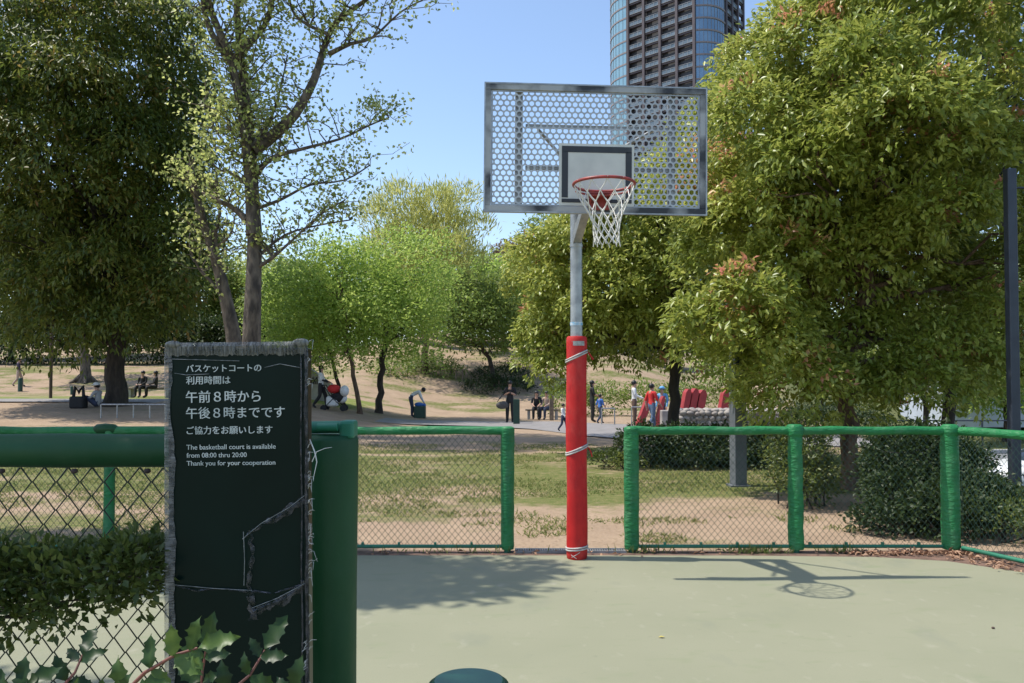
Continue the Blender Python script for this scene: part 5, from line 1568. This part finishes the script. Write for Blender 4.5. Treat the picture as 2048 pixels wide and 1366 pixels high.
    hd = Vector(J['head']); up = (Vector(J['crown']) - Vector(J['chin'])).normalized(); fw = Vector((0, 1, 0)) - up * up.y
    fw.normalize()
    rt = fw.cross(up); rot = Matrix((rt, fw, up)).transposed()
    mb = MB()
    mb.ell(hd - fw * .022 + up * .022, (.098, .104, .098), rot, 12, 8)
    if hair == 'long': mb.ell(hd - fw * .05 - up * .10, (.085, .06, .14), rot, 12, 8)
    mb.build('hair', M['hair'], ob)
    mb = MB()
    for s in (-1, 1): mb.ell(hd + fw * .088 + rt * s * .034 + up * .0, (.012, .008, .007), rot, 6, 4)
    mb.build('eye', M['hair'], ob)
    mb = MB(); mb.ell(hd + fw * .098 - up * .025, (.013, .02, .02), rot, 8, 5); mb.build('nose', M['skin'], ob)
    if hat:
        mb = MB()
        mb.ell(hd + up * .055, (.112, .118, .085), rot, 14, 8); mb.ell(hd + up * .04, (.19, .195, .012), rot, 16, 4)
        mb.build('hat', M[hat], ob)
    return ob
sit = dict(pelvis=(0, 0, .50), waist=(0, -.01, .62), chest=(0, .02, .84), neck=(0, .03, 1.0), chin=(0, .055, 1.07), head=(0, .05, 1.14), crown=(0, .04, 1.21),
           shL=(-.17, .02, .94), elL=(-.2, .1, .70), wrL=(-.12, .30, .62), shR=(.17, .02, .94), elR=(.2, .1, .70), wrR=(.12, .30, .62),
           hipL=(-.09, .02, .50), knL=(-.11, .42, .50), anL=(-.11, .42, .09), toL=(-.12, .57, .04), hipR=(.09, .02, .50), knR=(.11, .42, .50), anR=(.11, .42, .09), toR=(.12, .57, .04))
floor_sit = dict(pelvis=(0, 0, .14), waist=(0, -.04, .26), chest=(0, -.02, .48), neck=(0, .02, .63), chin=(0, .05, .70), head=(0, .05, .77), crown=(0, .045, .84),
                 shL=(-.17, 0, .57), elL=(-.2, .12, .36), wrL=(-.1, .32, .36), shR=(.17, 0, .57), elR=(.2, .12, .36), wrR=(.1, .32, .36),
                 hipL=(-.09, .02, .13), knL=(-.12, .40, .42), anL=(-.12, .55, .07), toL=(-.12, .70, .04), hipR=(.09, .02, .13), knR=(.12, .45, .38), anR=(.12, .68, .07), toR=(.12, .82, .05))
walk = dict(knL=(-.10, .16, .50), anL=(-.1, .20, .09), toL=(-.11, .34, .05), knR=(.1, -.02, .47), anR=(.1, -.28, .13), toR=(.1, -.16, .04), elL=(-.22, -.1, 1.10), wrL=(-.22, -.06, .86), elR=(.22, .06, 1.1), wrR=(.21, .22, .92))
# facing: rz=0 faces away (+Y); R(180) faces the viewer; R(-90) faces right; R(90) faces left
person('far walker in purple top with pale trousers on the far left', 37, 48, R(-70), dict(shirt='c_purple', trousers='c_beige'), walk)
person('person in white sun hat and grey shirt seated on the ground', 196, 29.2, R(80), dict(shirt='c_grey', trousers='c_navy'), floor_sit, hat='c_white')
person('left one of two people in black seated on a far bench', 287, 37.9, R(170), dict(shirt='c_black', trousers='c_black'), sit)
person('right one of two people in black seated on a far bench, turned sideways', 313, 37.9, R(120), dict(shirt='c_black', trousers='c_black'), sit, hair='long')
push = dict(elL=(-.21, .06, 1.12), wrL=(-.17, .30, 1.02), elR=(.21, .06, 1.12), wrR=(.17, .30, 1.02))
person('woman in white T-shirt and black trousers pushing a stroller', 642, 32, R(-90), dict(shirt='c_white', trousers='c_black', sleeve='c_black'), dict(push, **{k: walk[k] for k in ('knL', 'anL', 'toL', 'knR', 'anR', 'toR')}), hair='long')
bend = dict(pelvis=(0, -.08, .86), waist=(0, .02, .97), chest=(0, .22, 1.08), neck=(0, .36, 1.15), chin=(0, .43, 1.16), head=(0, .48, 1.17), crown=(0, .54, 1.18), shL=(-.17, .30, 1.10), elL=(-.19, .40, .85), wrL=(-.12, .50, .66), shR=(.17, .30, 1.10), elR=(.19, .40, .85), wrR=(.12, .50, .66),
            hipL=(-.09, -.06, .84), knL=(-.1, .02, .45), hipR=(.09, -.06, .84), knR=(.1, .02, .45))
person('person in white top and navy trousers bending over a bin', 824, 35.6, R(-80), dict(shirt='c_white', trousers='c_navy', sleeve='c_white'), bend)
person('man in black T-shirt standing and looking at his phone', 1020, 32.5, R(175), dict(shirt='c_black', trousers='c_black', sleeve=None), dict(elL=(-.23, .03, 1.10), wrL=(-.05, .24, 1.18), elR=(.23, .03, 1.10), wrR=(.05, .24, 1.18), head=(0, .045, 1.55), crown=(0, .05, 1.62)))
mb = MB(); mb.rbox((0, 0, 0), (.08, .012, .14), .004, Matrix.Rotation(R(40), 3, 'X'))
pp = pt(1020, 32.5); tag(mb.build('phone', M['black_paint'], None, pp + Vector((0.0, -.31, 1.20))), 'dark phone held by the standing man in black', 'phone')
bg_ = thing('shoulder_bag', 'grey bag hanging at the hip of the standing man', 'bag', pp + Vector((-.30, -.12, .68)))
mb = MB(); mb.ell((0, 0, 0.02), (.25, .11, .15), n=14, m=9); mb.ell((.05, -.03, 0.06), (.17, .10, .13), n=14, m=9); mb.build('body', M['c_dgrey'], bg_)
mb = MB(); mb.tube([(-.2, 0, .16), (-.02, .02, .40), (.30, .08, .72), (.42, .14, .72)], .015, 6); mb.build('strap', M['c_black'], bg_)
person('person in black with long hair seated left on the bench', 1073, 35.9, R(175), dict(shirt='c_black', trousers='c_black', sleeve=None), sit, hair='long')
person('person in beige top seated right on the bench beside the post', 1094, 35.9, R(150), dict(shirt='c_beige', trousers='c_navy'), sit)
person('toddler in white shirt walking beside the red pole', 1126, 26.2, R(-120), dict(shirt='c_white', trousers='c_navy'), walk, scale=.53)
person('adult in black standing right behind the red pole', 1184, 33, R(-90), dict(shirt='c_black', trousers='c_black', sleeve=None), push, hair='long')
person('child in blue shirt stepping at the steel hurdle', 1200, 31.5, R(-60), dict(shirt='c_blue', trousers='c_navy', sleeve=None), dict(walk), scale=.68)
person('person in white shirt standing by the red play boards', 1268, 30.5, R(-100), dict(shirt='c_white', trousers='c_brown'), dict(push))
person('person in red shirt and jeans walking past the red boards', 1303, 27, R(-60), dict(shirt='c_red', trousers='c_jeans', sleeve=None), walk, scale=.92)
person('child in light blue cap behind the red boards', 1324, 28.8, R(150), dict(shirt='c_sky', trousers='c_navy'), None, scale=.86, hat='c_sky')

# stroller
p = pt(668, 32)
st = thing('stroller', 'black baby stroller with red hood and white bags', 'stroller', p, R(-90))
mb = MB()
for s in (-.22, .22): mb.tube([(s, -.35, 1.0), (s, -.1, .6), (s, .4, .12)], .018, 6); mb.tube([(s, -.35, .12), (s, .15, .62)], .016, 6)
mb.tube([(-.22, -.35, 1.0), (.22, -.35, 1.0)], .02, 6); mb.build('frame', M['c_black'], st)
mb = MB(); mb.ell((0, .08, .5), (.22, .34, .2), Matrix.Rotation(R(20), 3, 'X'), 12, 8); mb.build('seat', M['c_black'], st)
mb = MB(); mb.ell((0, .0, .86), (.24, .26, .18), None, 12, 8); mb.build('hood', M['c_red'], st)
for sx in (-.22, .22):
    for sy in (-.35, .4):
        mb = MB(); mb.tube([(sx - .03, sy, .12), (sx + .03, sy, .12)], .12, 14); mb.build('wheel', M['c_black'], st)
mb = MB(); mb.rbox((.0, -.05, .38), (.42, .45, .4), .1, seg=3); mb.ell((.05, .42, .78), (.2, .18, .22), None, 12, 8); mb.ell((-.1, .30, .5), (.18, .2, .2), None, 12, 8)
tag(mb.build('white_bag', M['c_white'], None, p, (0, 0, R(-90))), 'bulging white bags hung on the baby stroller', 'bag')
# things beside the person on the ground
p = pt(158, 29)
mb = MB(); mb.rbox((0, 0, .2), (.5, .4, .42), .06); mb.tube([(-.2, 0, .3), (-.12, 0, .75), (.0, 0, .55), (.12, .05, .78), (.18, 0, .35)], [.06, .05, .08, .05, .06], 8)
tag(mb.build('backpack', M['c_black'], None, p), 'dark bags piled on the ground beside the seated hat wearer', 'bag')
